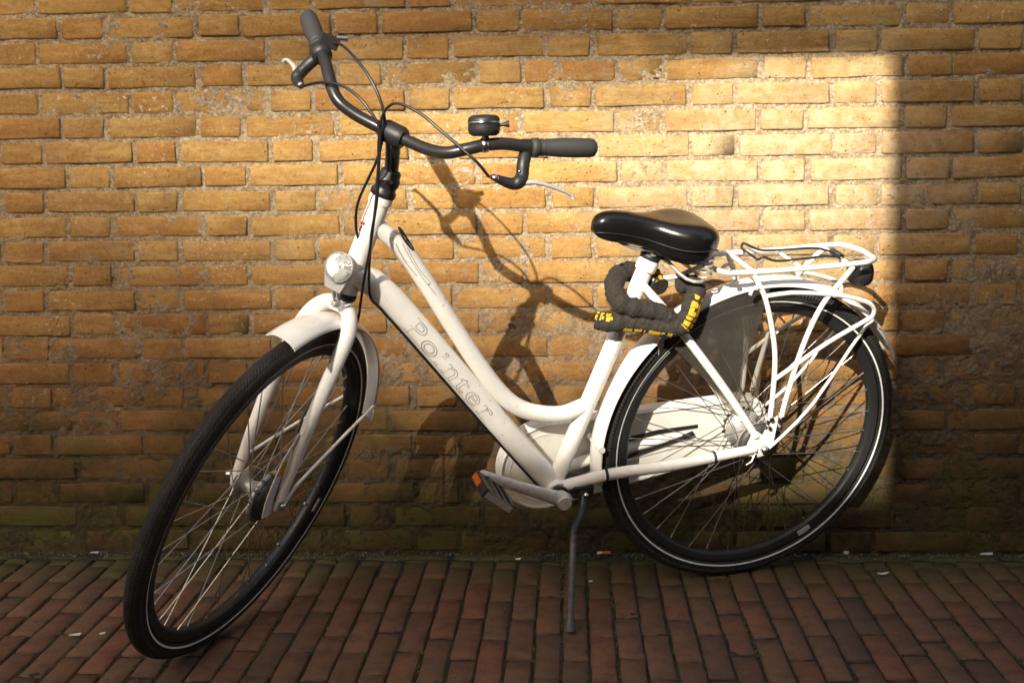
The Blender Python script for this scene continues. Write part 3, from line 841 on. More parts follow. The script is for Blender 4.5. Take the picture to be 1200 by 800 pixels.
def wheel(name, basis, rfl, vl, rfr, vr):
    w_ = obj(name, ME_RIM, bike, basis)
    obj('tyre', ME_TYRE, w_); obj('reflective_stripe', ME_STRIPE, w_)
    ms = {(s, l): spoke_mesh(s, l, rfl if s > 0 else rfr, vl if s > 0 else vr) for s in (-1, 1) for l in (-1, 1)}
    for i in range(36):
        s = 1 if i % 2 else -1; l = 1 if (i // 2) % 2 else -1
        o = obj('spoke', ms[(s, l)], w_); o.rotation_euler = (0, -R(i * 10 + 3), 0)
    return w_
def rim_sticker(w_, cx, cz):
    mb = MB(); a_ = math.atan2(cz, cx); r0, r1 = .2995, .3125
    P_ = [(math.cos(a_ + t_) * r_, .0131, math.sin(a_ + t_) * r_) for r_ in (r0, r1) for t_ in (-.052, -.017, .017, .052)]
    mb.add(P_, [(0, 1, 5, 4), (1, 2, 6, 5), (2, 3, 7, 6)], False)
    # a raised decal with real thickness
    P2 = [(p[0], .0118, p[2]) for p in P_]; mb.add(P_ + P2, [(0, 4, 12, 8), (3, 11, 15, 7), (0, 8, 9, 1), (1, 9, 10, 2), (2, 10, 11, 3), (4, 5, 13, 12), (5, 6, 14, 13), (6, 7, 15, 14)], False)
    part('rim_sticker', mb, 'sticker', w_)
FW = Vector((.048, -.0005, -.4165))
fwheel = wheel('front_wheel', SL_ @ Matrix.Translation(FW), .050, .020, .029, .034)
rwheel = wheel('rear_wheel', BL.copy(), .040, .028, .040, .030)
rim_sticker(fwheel, -.2233, -.0874); rim_sticker(rwheel, -.1526, -.2278)
# front hub with drum brake on the left
mb = MB(); mb.lathe([(.010, -.046), (.012, -.040), (.0305, -.037), (.0305, -.033), (.016, -.030), (.014, -.016), (.019, .000), (.040, .010), (.0535, .016), (.0535, .022), (.050, .024), (0, .025)], n=40)
hub = part('hub', mb, 'steel', fwheel)
mb = MB(); mb.lathe([(.0475, .0245), (.0475, .031), (.043, .0355), (.020, .038), (.012, .044), (0, .044)], n=40)
for t_ in range(14):
    a_ = t_ * 2 * math.pi / 14; mb.tube([(math.cos(a_) * .0525, .016, math.sin(a_) * .0525), (math.cos(a_) * .0525, .0268, math.sin(a_) * .0525)], .0028, 6)
part('brake_drum', mb, 'drum', fwheel)
mb = MB(); mb.tube([(0, -.072, 0), (0, .066, 0)], .0048, 10); mb.lathe([(0, -.0745), (.006, -.074), (.0092, -.070), (.0092, -.058), (0, -.058)], n=12); mb.lathe([(0, .068), (.0085, .066), (.0085, .058), (0, .058)], n=6)
part('axle', mb, 'chrome', fwheel)
# brake arm with its yellow sticker
def to_w(p): return Vector(p) - FW
mb = MB(); arm = [to_w((.062, .043, -.440)), to_w((.072, .042, -.40)), to_w((.074, .043, -.325)), to_w((.066, .048, -.262))]
mb.tube(arm, [.017, .015, .0105, .0055], 10, 4, flat=(.28, 1), ref=(0, 1, 0)); part('brake_arm', mb, 'white_dull', fwheel)
mb = MB(); ya = Vector(arm[1]) * .25 + Vector(arm[2]) * .75; yb = Vector(arm[1]) * .02 + Vector(arm[2]) * .98
mb.tube([ya + Vector((0, .0008, -.006)), yb + Vector((0, .0008, .008))], [.0125, .0100], 10, flat=(.30, 1), ref=(0, 1, 0)); part('brake_arm_sticker', mb, 'yellow', fwheel)
# rear hub: wide gear hub with drum and sprocket
mb = MB(); mb.lathe([(.012, -.052), (.020, -.050), (.0435, -.033), (.0435, -.028), (.030, -.022), (.029, .018), (.0435, .025), (.0435, .031), (.040, .034), (0, .035)], n=40)
part('hub', mb, 'steel', rwheel)
mb = MB(); mb.lathe([(.0465, .0345), (.0465, .044), (.040, .049), (.018, .051), (.010, .055), (0, .055)], n=40)
for t_ in range(9):
    a_ = t_ * 2 * math.pi / 9 + .2; mb.box((math.cos(a_) * .033, .0495, math.sin(a_) * .033), (.010, .004, .004))
part('brake_drum', mb, 'drum', rwheel)
mb = MB(); mb.tube([(0, -.080, 0), (0, .076, 0)], .0048, 10); mb.lathe([(0, .078), (.0098, .076), (.0098, .066), (0, .066)], n=6); mb.lathe([(0, -.092), (.008, -.09), (.010, -.066), (0, -.066)], n=12)
part('axle', mb, 'chrome', rwheel)
mb = MB(); mb.tube([(.045, .050, -.020), (.0, .053, -.022), (-.02, .053, -.012), (.005, .056, .0)], [.006, .010, .008, .006], 10, 3, flat=(.4, 1), ref=(0, 1, 0)); mb.tube([(.02, .066, -.010), (.028, .071, -.026), (.040, .070, -.034)], .004, 8)
part('reaction_arm', mb, 'chrome', rwheel)
mb = MB(); mb.lathe([(.038, -.0505), (.040, -.0505), (.040, -.0475), (.038, -.0475)], n=40, closed_prof=True)
for t_ in range(19):
    a_ = t_ * 2 * math.pi / 19; mb.box((math.cos(a_) * .042, -.049, math.sin(a_) * .042), (.005, .0022, .005))
part('sprocket', mb, 'drum', rwheel)

# fork, mudguards ---------------------------------------------
mb = MB()
mb.tube([(0, 0, -.030), (0, 0, .004)], .0195, 20)
for s in (-1, 1):
    mb.tube([(.000, s * .003, -.020), (.005, s * .022, -.024), (.013, s * .036, -.038), (.021, s * .046, -.062), (.034, s * .0515, -.105), (.049, s * .0535, -.20), (.053, s * .053, -.31), (.050, s * .0525, -.405)],
            [.016, .0165, .0168, .0165, .0155, .0145, .0128, .0100], 18, 5, flat=(.92, 1.0), ref=(0, 1, 0))
    mb.prism([(.058, -.395), (.042, -.395), (.036, -.415), (.041, -.431), (.055, -.431), (.061, -.415)], 1, s * .0485, s * .0555)
fork = part('fork', mb, 'white', bike, SL_)
mb = MB(); mb.lathe([(.0225, -.004), (.0245, 0), (.0245, .008), (.022, .012)], (0, 0, -.002), (0, 0, 1), 24); part('headset_cup', mb, 'black', fork)
def mudguard(name, a0, a1, basis, w_=.0295, rc=.3735, re=.3610):
    mb = MB(); prof = []
    n = 10
    for i in range(n + 1): t_ = -1 + 2 * i / n; prof.append((rc - (rc - re) * abs(t_) ** 2.6, w_ * t_))
    for i in range(n + 1): t_ = 1 - 2 * i / n; prof.append((rc - .0016 - (rc - re) * abs(t_) ** 2.6, (w_ - .0012) * t_))
    mb.lathe(prof, (0, 0, 0), (0, -1, 0), 64, R(a0), R(a1), (1, 0, 0), True, True)
    return part(name, mb, 'white', bike, basis)
fm = mudguard('front_mudguard', 69, 166, SL_ @ Matrix.Translation(FW), .0330, .3775, .3655)
rm = mudguard('rear_mudguard', -12, 151, BL.copy())
for s in (-1, 1):
    mb = MB()
    mb.tube([to_w((.045, s * .061, -.412)), to_w((.030, s * .062, -.386)), to_w((.006, s * .060, -.372)), to_w((-.13, s * .047, -.328)), to_w((-.285, s * .031, -.285))], .0034, 8, 4)
    part('mudguard_stay', mb, 'rack', fm)
for s in (-1, 1):
    mb = MB()
    mb.tube([(.0, s * .068, .0), (-.020, s * .064, .006), (-.114, s * .050, .092), (-.225, s * .034, .262), (-.262, s * .031, .255)], .0036, 8, 3)
    part('mudguard_stay', mb, 'rack', rm)
# smoky skirt guard between mudguard and seat stay, left and right
for s in (1, -1):
    mb = MB()
    arc = [(.363 * math.cos(R(a_)), .363 * math.sin(R(a_))) for a_ in range(44, 87, 3)]
    outl = [(.245, .255)] + arc + [(.034, .30), (.060, .175), (.056, .095), (.085, .100)]
    mb.prism(outl, 1, s * .0335, s * .0347)
    part('skirt_guard', mb, 'smoky', bike, BL)

# chain case ----------------------------------------------------
def capsule(c0, r0, c1, r1, n=22):
    d_ = Vector((c1[0] - c0[0], c1[1] - c0[1])); a_ = math.atan2(d_.y, d_.x); be = math.acos((r0 - r1) / d_.length)
    o_ = []
    for i in range(n + 1): t_ = a_ + be + (2 * math.pi - 2 * be) * i / n; o_.append((c0[0] + r0 * math.cos(t_), c0[1] + r0 * math.sin(t_)))
    for i in range(n + 1): t_ = a_ - be + 2 * be * i / n; o_.append((c1[0] + r1 * math.cos(t_), c1[1] + r1 * math.sin(t_)))
    return o_
mb = MB()
o1 = capsule((.455, -.064), .104, (-.005, 0), .066)
mb.prism(o1, 1, -.080, -.050, .006)
cc = part('chain_case', mb, 'white_dull', bike, BL)
mb = MB(); mb.tube([Vector((p[0] * .985 + .004, -.0492, p[1] * .95 - .002)) for p in o1], .0035, 6, closed=True); mb.lathe([(.078, -.0494), (.080, -.0470), (.082, -.0494)], (.455, 0, -.064), (0, 1, 0), 40)
part('chain_case_rim', mb, 'white_dull', cc)
mb = MB(); mb.prism([(.34, -.020), (.20, .004), (.105, .009), (.105, .002), (.20, -.006), (.34, -.032)], 1, -.0500, -.0472)
part('chain_slot', mb, 'black', cc)

# cranks, pedals --------------------------------------------------
def crank(s, end, name_lab=None):
    mb = MB(); b0 = Vector((BB.x, s * .060, BB.z)); e = Vector((end[0], s * .074, end[1])); d_ = (e - b0)
    mb.tube([b0 - d_.normalized() * .016, b0, b0 + d_ * .2, b0 + d_ * .6, e, e + d_.normalized() * .013], [.013, .0185, .0145, .0118, .0128, .008], 16, 3, flat=(.62, 1), ref=(0, 1, 0))
    mb.tube([(b0.x, s * .040, b0.z), (b0.x, s * .0785, b0.z)], .0145, 20); mb.tube([(e.x, s * .064, e.z), (e.x, s * .086, e.z)], .0095, 14)
    part('crank', mb, 'alloy', bike, BL)
    # pedal: cage of two long plates joined by end plates, on a spindle
    mb = MB(); cx_, cz_ = e.x, e.z; y0, y1 = s * .096, s * .172
    mb.tube([(cx_, s * .08, cz_), (cx_, s * .170, cz_)], .0085, 12)
    tl = R(38); ca, sa = math.cos(tl), math.sin(tl)
    def P(a_, y_, c_): return Vector((cx_ + a_ * ca - c_ * sa, y_, cz_ + a_ * sa + c_ * ca))
    for a_ in (-.033, .033): mb.box(P(a_, (y0 + y1) / 2, 0), (.008, abs(y1 - y0), .020), (Vector((ca, 0, sa)), Vector((0, 1, 0)), Vector((-sa, 0, ca))))
    for y_ in (y0, y1): mb.box(P(0, y_, 0), (.067, .007, .016), (Vector((ca, 0, sa)), Vector((0, 1, 0)), Vector((-sa, 0, ca))))
    for a_ in (-.019, .019): mb.box(P(a_, (y0 + y1) / 2, 0), (.008, abs(y1 - y0), .014), (Vector((ca, 0, sa)), Vector((0, 1, 0)), Vector((-sa, 0, ca))))
    p_ = part('pedal', mb, 'black', bike, BL)
    for y_ in (y0, y1):
        mb = MB(); mb.box(P(0, y_ + (.004 if y_ * s > .13 else -.004) * s, 0), (.066, .002, .013), (Vector((ca, 0, sa)), Vector((0, 1, 0)), Vector((-sa, 0, ca))))
        part('pedal_plate', mb, 'steel', p_)
    for a_ in (-.0382, .0382):
        mb = MB(); mb.box(P(a_, (y0 + y1) / 2 - s * .012, 0), (.003, .036, .013), (Vector((ca, 0, sa)), Vector((0, 1, 0)), Vector((-sa, 0, ca)))); part('reflector', mb, 'orange', p_)
crank(1, (.632, .0)); crank(-1, (BB.x * 2 - .632, BB.z * 2))

# kickstand ---------------------------------------------------------
mb = MB(); mb.tube([(.404, .010, -.080), (.402, .034, -.082), (.400, .050, -.084)], .014, 12)
mb.box((.402, .02, -.076), (.044, .056, .024)); mb.tube([(.400, .046, -.082), (.406, .060, -.098), (.424, .086, -.116), (.441, .107, -.124), (.445, .118, -.140)], [.011, .0095, .0082, .0078, .0075], 12, 3)
ks = part('kickstand', mb, 'black', bike, BL)
foot = BM.inverted() @ Vector((-.0087, -.5234, .0075))
mb = MB(); a_ = Vector((.4435, .113, -.131)); d_ = (foot - a_).normalized()
mb.tube([a_, a_ + d_ * (foot - a_).length * .5, foot - d_ * .035, foot - d_ * .02, foot], [.0072, .0072, .0072, .0095, .0105], 14)
part('kickstand_leg', mb, 'standmetal', ks)
mb = MB(); mb.lathe([(0, .006), (.0055, .004), (.0055, -.002)], (.401, .058, -.076), (0, 1, 0), 8); part('bolt', mb, 'chrome', ks)

# rear rack -----------------------------------------------------------
RU = .408; rw = .058
mb = MB()
loop = [(.158, .028, RU), (.150, .046, RU), (.130, rw, RU), (.06, rw, RU), (-.06, rw, RU + .004), (-.165, rw, RU + .010), (-.195, .050, RU + .010), (-.222, .026, RU + .006),
        (-.226, 0, RU + .004), (-.222, -.026, RU + .006), (-.195, -.050, RU + .010), (-.165, -rw, RU + .010), (-.06, -rw, RU + .004), (.06, -rw, RU), (.130, -rw, RU), (.150, -.046, RU), (.158, -.028, RU), (.160, 0, RU)]
mb.tube(loop, .0058, 10, 4, closed=True)
for f_ in (.085, -.150): mb.tube([(f_, -rw, RU + .002), (f_, rw, RU + .002)], .0050, 8)
mb.tube([(-.03, -rw, RU + .003), (-.03, rw, RU + .003)], .0040, 8)
for s in (-1, 1):
    mb.tube([(.080, s * .058, .402), (.072, s * .062, .388), (.050, s * .065, .350), (.024, s * .066, .280), (.007, s * .066, .214), (-.001, s * .066, .130), (-.003, s * .066, .070)], .0056, 10, 4)
    mb.tube([(-.150, s * .058, .410), (-.128, s * .063, .386), (-.085, s * .065, .328), (-.054, s * .066, .235), (-.034, s * .067, .117), (-.030, s * .067, .074)], .0056, 10, 4)
    mb.tube([(.048, s * .066, .357), (.010, s * .067, .361), (-.030, s * .067, .361), (-.122, s * .067, .351), (-.190, s * .066, .333), (-.212, s * .066, .318), (-.214, s * .066, .302), (-.203, s * .066, .292), (-.114, s * .067, .244), (-.020, s * .067, .180), (-.001, s * .0665, .166)], .0048, 10, 4)
    mb.tube([(.064, s * .066, .374), (.072, s * .067, .379), (.084, s * .067, .374), (.088, s * .067, .362)], .0040, 8, 4)
mb.tube([(.16, 0, RU), (.19, .0, RU - .012), (.225, 0, RU - .025), (.28, 0, RU - .03)], .0055, 8, 3)
rack = part('rear_rack', mb, 'rack', bike, BL)
for s in (-1, 1):
    for f_ in (-.0035, -.0305):
        mb = MB(); mb.prism([(f_ + .006, .084), (f_ - .006, .084), (f_ - .005, .045), (f_ + .005, .045)], 1, s * .0640, s * .0615)
        mb.tube([(f_, s * .058, .074), (f_, s * .0745, .074)], .0052, 8); mb.tube([(f_, s * .058, .052), (f_, s * .0725, .052)], .0042, 8)
        part('rack_foot', mb, 'chrome', rack)
mb = MB()
for s in (-1, 1):
    mb.tube([(-.140, s * .018, RU + .010), (-.10, s * .026, RU + .016), (-.03, s * .030, RU + .013), (.02, s * .034, RU + .013), (.05, s * .040, RU + .024), (.058, s * .044, RU + .026), (.064, s * .036, RU + .018), (.058, s * .02, RU + .014)], .0026, 8, 4)
mb.tube([(.058, .02, RU + .014), (.058, -.02, RU + .014)], .0026, 8)
hel = [(-.145 + .006 * math.cos(t_ * .8), -.02 + t_ * .0005, RU + .010 + .006 * math.sin(t_ * .8)) for t_ in range(80)]
mb.tube(hel, .0016, 5)
part('spring_clip', mb, 'black', rack)
mb = MB(); mb.box((.120, .020, RU - .012), (.022, .03, .003)); part('bracket', mb, 'steel', rack)
mb = MB(); mb.lathe([(0, .006), (.005, .004), (.005, -.002)], (.138, .056, RU + .004), (0, .4, 1), 8); part('bolt', mb, 'steel', rack)
mb = MB(); mb.lathe([(0, .006), (.0055, .004), (.0055, -.002)], (.125, .058, RU - .012), (0, 1, 0), 8); part('bolt', mb, 'steel', rack)
mb = MB()
prof_ = [(0, .012), (.024, .012), (.029, .006), (.030, -.012), (.029, -.020), (0, -.020)]
TLc = Vector((-.203, 0, .374)); TLa = Vector((-1, 0, -.08))
mb.lathe([(r_, -h_) for r_, h_ in prof_][::-1], TLc, TLa, 28)
mb.box((-.182, 0, .392), (.03, .04, .006))
tl = part('tail_light', mb, 'black', rack)
mb = MB(); mb.lathe([(.0285, .0200), (.0285, .0225), (.022, .0255), (.0, .0275)], TLc, TLa, 28); part('tail_lens', mb, 'redlens', rack)

# headset, stem, bars ---------------------------------------------------
mb = MB(); mb.lathe([(.019, .203), (.0238, .206), (.0245, .214), (.020, .219), (.0205, .226), (.0225, .228), (.0225, .240), (.0195, .243), (.0195, .252), (.0165, .256), (.0145, .256)], (0, 0, 0), (0, 0, 1), 28)
mb.tube([(.016, .012, .236), (.034, .020, .240), (.052, .016, .240)], .0045, 8, 3)          # cable guide
part('headset', mb, 'black', bike, SL_)
CL = Vector((.0515, 0, .3272))
mb = MB(); mb.tube([(0, 0, .245), (.006, 0, .262), (.022, 0, .287), (.040, 0, .312), CL], [.0128, .013, .0135, .014, .0155], 18, 4)
stem = part('stem', mb, 'barpaint', bike, SL_)
mb = MB(); mb.tube([CL + Vector((0, -.023, 0)), CL + Vector((0, -.016, 0)), CL + Vector((0, .016, 0)), CL + Vector((0, .023, 0))], [.0175, .0205, .0205, .0175], 22)
mb.box(CL + Vector((-.018, 0, -.012)), (.018, .026, .02))
part('stem_clamp', mb, 'black', stem)
HBp = [(.0515, 0, .3272), (.0535, .035, .3275), (.062, .078, .331), (.069, .115, .3408), (.063, .143, .3595), (.0478, .1683, .3785), (.026, .195, .393), (-.0112, .2347, .4039), (-.045, .277, .422), (-.0785, .3185, .4397)]
full = [(p[0], -p[1], p[2]) for p in HBp[:0:-1]] + HBp
mb = MB(); mb.tube(full, .0112, 16, 6); bar = part('handlebar', mb, 'barpaint', bike, SL_)
def along(t_, s=1):
    P_, _ = crom([Vector(p) for p in HBp], [0] * len(HBp), 20)
    q = P_[min(int(t_ * (len(P_) - 1)), len(P_) - 1)]; q2 = P_[min(int(t_ * (len(P_) - 1)) + 3, len(P_) - 1)]; q1 = P_[max(int(t_ * (len(P_) - 1)) - 3, 0)]
    d_ = (q2 - q1).normalized()
    return Vector((q.x, s * q.y, q.z)), Vector((d_.x, s * d_.y, d_.z))
for s in (1, -1):
    a_ = Vector((-.0112, s * .2347, .4039)); e = Vector((-.0792, s * .3195, .4402)); d_ = (e - a_); L_ = d_.length; d_.normalize()
    mb = MB(); mb.lathe([(.0115, -.006), (.0165, -.005), (.0172, .0), (.0172, .006), (.0150, .008), (.0148, .018), (.0162, .035), (.0176, .055), (.0178, .075), (.0172, L_ - .012), (.0150, L_ - .003), (.010, L_ + .001), (0, L_ + .002)], a_, d_, 22)
    for h_ in (.012, .0155): mb.lathe([(.0148, h_ - .0012), (.0162, h_), (.0148, h_ + .0012)], a_, d_, 22)
    part('grip', mb, 'grip', bar, None)
    # brake lever
    cpos, cd = Vector((-.0096, s * .224, .3984)), (Vector((-.034, s * .0424, .0182))).normalized()
    mb = MB(); mb.lathe([(.0118, -.011), (.0158, -.010), (.0158, .010), (.0118, .011)], cpos, cd, 20)
    el = Vector((.010, s * .241, .338)); ex = Vector((.0469, s * .2116, .3341))
    mb.tube([cpos + Vector((0, 0, -.006)), Vector((.004, s * .232, .372)), Vector((.0075, s * .240, .352)), el + Vector((.006, 0, .002)), Vector((.024, s * .232, .3335)), ex], [.012, .0115, .0115, .0125, .0105, .007], 14, 4)
    lv = part('brake_lever', mb, 'black', bar)
    mb = MB(); mb.tube([el + Vector((.004, 0, .0)), Vector((-.004, s * .262, .349)), Vector((-.030, s * .290, .351)), Vector((-.056, s * .316, .3485)), Vector((-.0615, s * .3225, .3425))], [.0095, .0065, .0052, .0048, .0058], 12, 4, flat=(.7, 1), ref=(0, 0, 1))
    part('lever_blade', mb, 'alloy', lv)
    mb = MB(); dd = (ex - Vector((.024, s * .232, .3335))).normalized(); mb.tube([ex - dd * .002, ex + dd * .008, ex + dd * .0085, ex + dd * .013], [.0062, .0062, .0045, .0038], 10)
    part('cable_adjuster', mb, 'chrome', lv)
    mb = MB(); mb.lathe([(0, .004), (.0042, .003), (.0042, -.002)], Vector((.016, s * .236, .358)), Vector((1, s * -.2, .3)), 8); part('pivot_bolt', mb, 'chrome', lv)
# bell
bp_, bd_ = along(.565); up = Vector((.06, -.41, .91)).normalized(); bc = Vector((.0478, .1683, .3785)) + up * .0165
mb = MB(); mb.lathe([(0, .0), (.021, .0), (.0265, .004), (.0282, .010), (.0282, .016), (.0275, .0225), (.0282, .0255), (.0270, .0315), (.021, .0355), (0, .037)], bc, up, 36)
rt = Vector((-.31, .866, .393)); mb.tube([bc + up * .017 + rt * .026, bc + up * .019 + rt * .033, bc + up * .020 + rt * .044], [.003, .003, .0065], 10)
bell = part('bell', mb, 'black', bar)
mb = MB(); mb.lathe([(.0278, .0215), (.0289, .0240), (.0278, .0262)], bc, up, 36); mb.lathe([(.0114, -.006), (.0134, -.005), (.0134, .005), (.0114, .006)], Vector((.0478, .1683, .3785)), bd_, 18); mb.tube([Vector((.049, .1695, .388)), bc + up * .002], .006, 10)
part('bell_band', mb, 'chrome', bell)
# gear shifter on the right
scp, scd = Vector((.004, -.218, .398)), Vector((-.034, -.0424, .0182)).normalized()
mb = MB(); mb.lathe([(.0118, -.016), (.0185, -.014), (.0195, .0), (.0185, .014), (.0118, .016)], scp, scd, 20); mb.box(scp + Vector((-.010, .002, .024)), (.030, .034, .022), (Vector((.8, .6, 0)), Vector((-.6, .8, 0)), Vector((0, 0, 1))))
sh = part('gear_shifter', mb, 'black', bar)
mb = MB(); mb.tube([scp + Vector((-.018, .010, .034)), scp + Vector((-.030, .026, .040))], [.0055, .0065], 10); part('shifter_lever', mb, 'chrome', sh)
# headlight ----------------------------------------------------------------
hc = Vector((.088, .010, .070)); ha = Vector((.985, -.03, .16)).normalized()
mb = MB(); mb.lathe([(0, -.052), (.012, -.050), (.021, -.038), (.0275, -.016), (.0285, .0), (.0272, .001), (.0265, -.004)], hc, ha, 32)
hside = Vector((0, 1, 0)); hup = hside.cross(ha) * -1
lo = []
for t_, w_, dpt in ((0, .0265, .0), (.012, .0255, -.004), (.030, .021, -.010), (.044, .0165, -.015)):
    c_ = hc - hup * t_
    lo.append([c_ + hside * w_ + ha * (dpt + .001), c_ - hside * w_ + ha * (dpt + .001), c_ - hside * w_ * .8 + ha * (dpt - .028), c_ + hside * w_ * .8 + ha * (dpt - .028)])
mb.rings(lo, True, False, False)
hl = part('headlight', mb, 'silver', bike, SL_)
mb = MB(); mb.lathe([(.0275, .0005), (.0265, .004), (.018, .0095), (.008, .012), (0, .0125), (0, .009), (.016, .006), (.025, .0005)], hc, ha, 32); part('lens', mb, 'lens', hl)
mb = MB(); mb.lathe([(.0265, -.003), (.0225, -.008), (.016, -.013), (.009, -.016), (0, -.0175)], hc, ha, 11, smooth=False); part('reflector_bowl', mb, 'reflector', hl)
mb = MB(); mb.lathe([(0, .002), (.0045, .0), (.0045, -.02), (0, -.022)], hc, ha, 12); part('bulb', mb, 'chrome', hl)
mb = MB()
for w_ in (-.006, .006): mb.tube([hc - hup * .040 - ha * .022 + hside * w_, Vector((.062, .012 + w_ * .8, .012)), Vector((.040, .010 + w_, -.006))], .0028, 8, 3)
mb.lathe([(0, .005), (.008, .003), (.008, -.004)], Vector((.040, .008, -.010)), Vector((1, .2, .4)), 12)
part('headlight_bracket', mb, 'steel', hl)

# cables ---------------------------------------------------------------------
C1 = [(.060, -.202, .3335), (.080, -.158, .359), (.086, -.116, .371), (.088, -.077, .368), (.088, -.042, .353), (.084, -.012, .328), (.074, .006, .268), (.062, .022, .205), (.050, .034, .13), (.042, .040, .07), (.030, .036, .02)]
C2 = [(.000, -.200, .424), (.035, -.167, .431), (.062, -.123, .425), (.072, -.078, .407), (.074, -.040, .379), (.072, -.016, .346), (.066, -.008, .303), (.060, -.008, .266), (.055, -.013, .232), (.048, -.018, .182), (.036, -.012, .142), (.014, -.006, .112)]
C3 = [(.060, .202, .3335), (.078, .180, .350), (.084, .140, .363), (.088, .091, .377), (.088, .055, .386), (.088, .014, .388), (.086, -.009, .378), (.082, -.018, .351), (.077, -.010, .309), (.070, .002, .270), (.060, .019, .205), (.050, .036, .124), (.030, .040, .055), (.008, .040, .008), (-.012, .040, -.036), (-.012, .037, -.08), (.012, .034, -.16), (.045, .033, -.225), (.066, .042, -.262)]
C1b = [s2b(p) for p in C1[:-2]] + [Vector((.868, .0285, .388)), Vector((.845, .020, .352)), Vector((.80, .017, .298)), Vector((.696, .016, .172)), Vector((.59, .016, .044)), Vector((.49, .016, -.072)), Vector((.45, .012, -.108))]
for P_, bs_ in ((C1b, BL), (C2, SL_), (C3, SL_)):
    mb = MB(); mb.tube(P_, .0027, 8, 6); part('cable', mb, 'cable', bike, bs_)
# black rod beside the chain case, and the ties on the chain stay
mb = MB(); mb.tube([(.34, -.044, -.075), (.268, -.044, -.054), (.140, -.044, -.017)], .0036, 8)
mb.tube([(.140, -.044, -.017), (.116, -.044, -.009)], .0058, 8)
part('black_rod', mb, 'cable', bike, BL)
for c_, d_, r_ in (((.352, .039, -.043), (.12, -.013, -.014), .0136), ((.115, .060, -.012), (.12, -.009, -.02), .0125)):
    mb = MB(); mb.lathe([(r_, -.003), (r_ + .0012, -.002), (r_ + .0012, .002), (r_, .003)], c_, d_, 14); part('cable_tie', mb, 'black', frame, None)

# ------------------------------------------------------------------ chain lock in its fabric sleeve
LOCKO = BM @ Vector((.29, .04, .33))
LM = Matrix.Translation(LOCKO)
lock = obj('chain_lock', None, None, LM)
tag(lock, 'dark grey fabric-sleeved chain lock with yellow print wrapped round the seat tube below the saddle', 'lock')
LB = LM.inverted() @ BM
L1 = [(.262, .004, .362), (.268, -.030, .374), (.301, -.041, .382), (.340, -.026, .383), (.366, .010, .371), (.362, .038, .349), (.330, .048, .337), (.291, .050, .330), (.262, .052, .316), (.240, .055, .301)]
L2 = [(.405, .028, .307), (.382, .042, .306), (.350, .046, .307), (.314, .052, .304), (.274, .058, .298), (.238, .062, .296), (.221, .060, .318), (.211, .056, .347), (.200, .046, .368), (.200, .020, .374), (.214, -.002, .362)]
def sleeve(path, name, r_):
    Pp, _ = crom([Vector(p) for p in path], [0] * len(path), 8); rad = []
    for i in range(len(Pp)): rad.append(r_ * (1 + .05 * math.sin(i * 1.1) + .05 * math.sin(i * 2.7 + 1) + random.uniform(-.04, .04)))
    mb = MB(); mb.tube(Pp, rad, 20)
    g_ = random.Random(5)
    mb.v = [tuple(q + .0011 * math.sin(p_[0] * 420 + p_[1] * 310 + p_[2] * 510) + g_.uniform(-.0006, .0006) for q in p_) for p_ in mb.v]
    return part(name, mb, 'sleeve', lock, LB), Pp
s1, P1 = sleeve(L1, 'sleeve', .0195); s2, P2 = sleeve(L2, 'sleeve', .0185)
def prints(Pp, par, i0, i1, ref, r_, half, n=5):
    """yellow printed marks: slightly raised irregular patches following the sleeve"""
    mb = MB(); ref = Vector(ref); i = i0
    while i < i1 - 1:
        ln = random.choice((1, 1, 2)); 
        for row in range(2):
            a0 = -half + row * half + random.uniform(0, .1); a1 = a0 + half * random.uniform(.55, .95)
            g = []
            for k in range(ln + 1):
                q = min(i + k, len(Pp) - 2); T_ = (Pp[q + 1] - Pp[max(q - 1, 0)]).normalized(); N_ = (ref - T_ * ref.dot(T_)).normalized(); B_ = T_.cross(N_)
                ofs = .25 * random.uniform(-1, 1)
                g.append([Pp[q] + T_ * ofs * .004 + (N_ * math.cos(a_) + B_ * math.sin(a_)) * r_ for a_ in [a0 + (a1 - a0) * m_ / 4 for m_ in range(5)]])
            for k in range(ln): mb.add(g[k] + g[k + 1], [(j, j + 1, j + 6, j + 5) for j in range(4)], True)
        i += ln + (1 if random.random() < .5 else 0)
    part('yellow_print', mb, 'yellow', par)
prints(P1, s1, 0, 9, (.2, .6, .8), .0212, .7); prints(P2, s2, 14, 36, (-.1, .70, -.75), .0201, .62); prints(P2, s2, 42, 60, (-.4, .85, .2), .0201, .95); prints(P2, s2, 0, 11, (.3, .45, .85), .0201, .6)
mb = MB(); mb.lathe([(0, -.022), (.014, -.021), (.017, -.017), (.017, .017), (.014, .021), (0, .022)], (.262, .058, .293), (.9, .1, -.4), 20)
bd = part('lock_body', mb, 'black', lock, LB)
mb = MB(); mb.lathe([(.0065, -.0012), (.0075, -.0012), (.0075, .0012), (.0065, .0012)], (.2745, .064, .275), (.4, 1, 0), 16, closed_prof=True)
mb.prism([(.281, .272), (.272, .272), (.268, .262), (.271, .254), (.270, .240), (.274, .237), (.277, .240), (.278, .254), (.283, .262)], 1, .066, .068)
part('key', mb, 'chrome', bd)

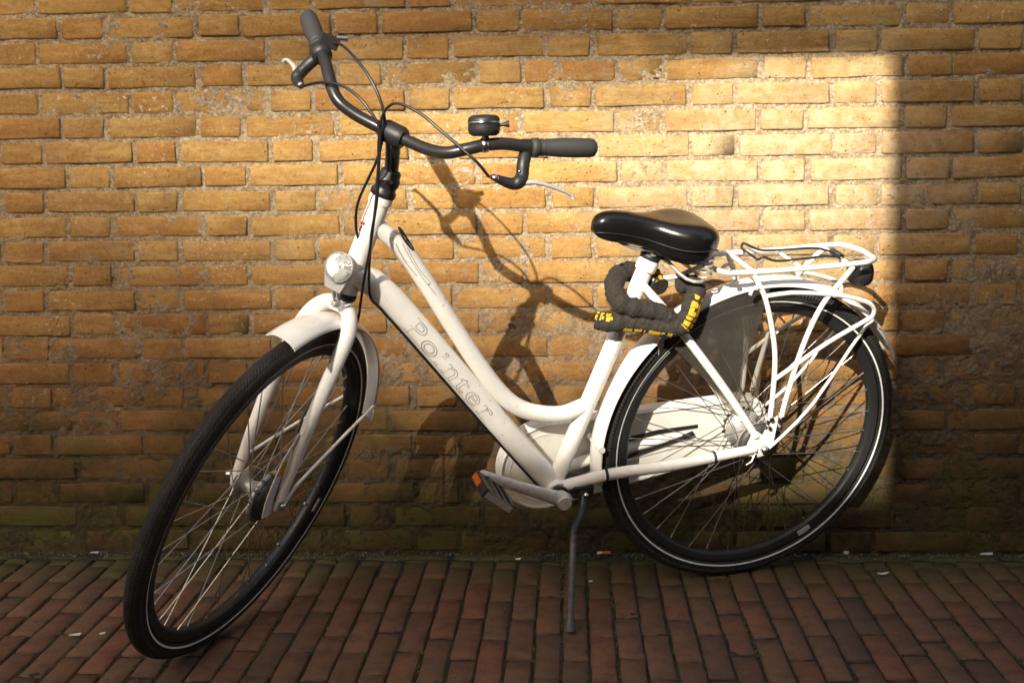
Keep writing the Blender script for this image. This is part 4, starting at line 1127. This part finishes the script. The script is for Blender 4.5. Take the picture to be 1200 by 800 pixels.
# ------------------------------------------------------------------ litter on the paving
def scrap(name, x, y, pts_, h, rot, mat, label, cat, grp=None, fold=0.):
    mb = MB(); n = len(pts_); ca, sa = math.cos(rot), math.sin(rot)
    lowr = [(p[0] * ca - p[1] * sa, p[0] * sa + p[1] * ca, .0005 + fold * abs(p[0])) for p in pts_]; upr = [(p[0], p[1], p[2] + h) for p in lowr]
    mb.rings([lowr, upr], True, False, False); o = obj(name, mb.mesh(name, M[mat])); o.location = (x, y, .0015); return tag(o, label, cat, grp)
tri = [(-.011, -.004), (.010, -.006), (.012, .003), (-.004, .002)]
blob = [(-.006, -.003), (.004, -.005), (.007, .001), (.001, .005), (-.005, .003)]
scrap('paper_scrap', -1.0112, -.5487, tri, .0022, .25, 'paper', 'white folded paper scrap on the pavers left of the front wheel', 'litter', None, .3)
scrap('paper_scrap', -.9604, -.5342, blob, .0012, .9, 'sticker', 'faint greyish crumb of paper just right of the white folded scrap', 'litter')
scrap('paper_scrap', -.1329, -.0605, [(p[0] * 1.1, p[1]) for p in blob], .003, .2, 'paper', 'small pale curled scrap at the wall edge between pedal and kickstand', 'litter', None, .4)
scrap('dry_leaf', .7034, -.1546, [(-.014, -.002), (-.006, -.006), (.004, -.003), (.014, .001), (.006, .006), (-.004, .003)], .0022, .1, 'paper', 'pale double-lobed scrap on the pavers right of the rear wheel', 'litter', None, .3)
scrap('pebble', .6526, -.004, blob, .006, .4, 'paper', 'tiny white pebble against the wall just behind the rear wheel', 'pebble')
scrap('paper_scrap', .9823, -.006, [(p[0] * 1.4, p[1] * .8) for p in tri], .004, .05, 'paper', 'thin white scrap against the wall at the far right', 'litter')
scrap('pebble', .0373, -.2087, [(p[0] * .8, p[1] * .7) for p in blob], .002, .4, 'sticker', 'little pale chip on the paving just right of the kickstand', 'pebble')
scrap('paper_scrap', -1.1782, -.012, [(p[0] * .9, p[1] * .7) for p in tri], .002, .1, 'sticker', 'dull white chip against the wall left of the front wheel', 'litter')
bt = obj('cigarette_butt', None); bt.location = (.0742, -.014, .006); bt.rotation_euler = (0, 0, R(8)); tag(bt, 'orange cigarette end lying along the wall between kickstand and rear wheel', 'cigarette butt')
mb = MB(); mb.tube([(-.006, 0, 0), (.014, 0, 0)], .0038, 10); part('filter', mb, 'butt', bt)
mb = MB(); mb.tube([(-.018, 0, 0), (-.006, 0, 0)], .0037, 10); part('paper_end', mb, 'paper', bt)
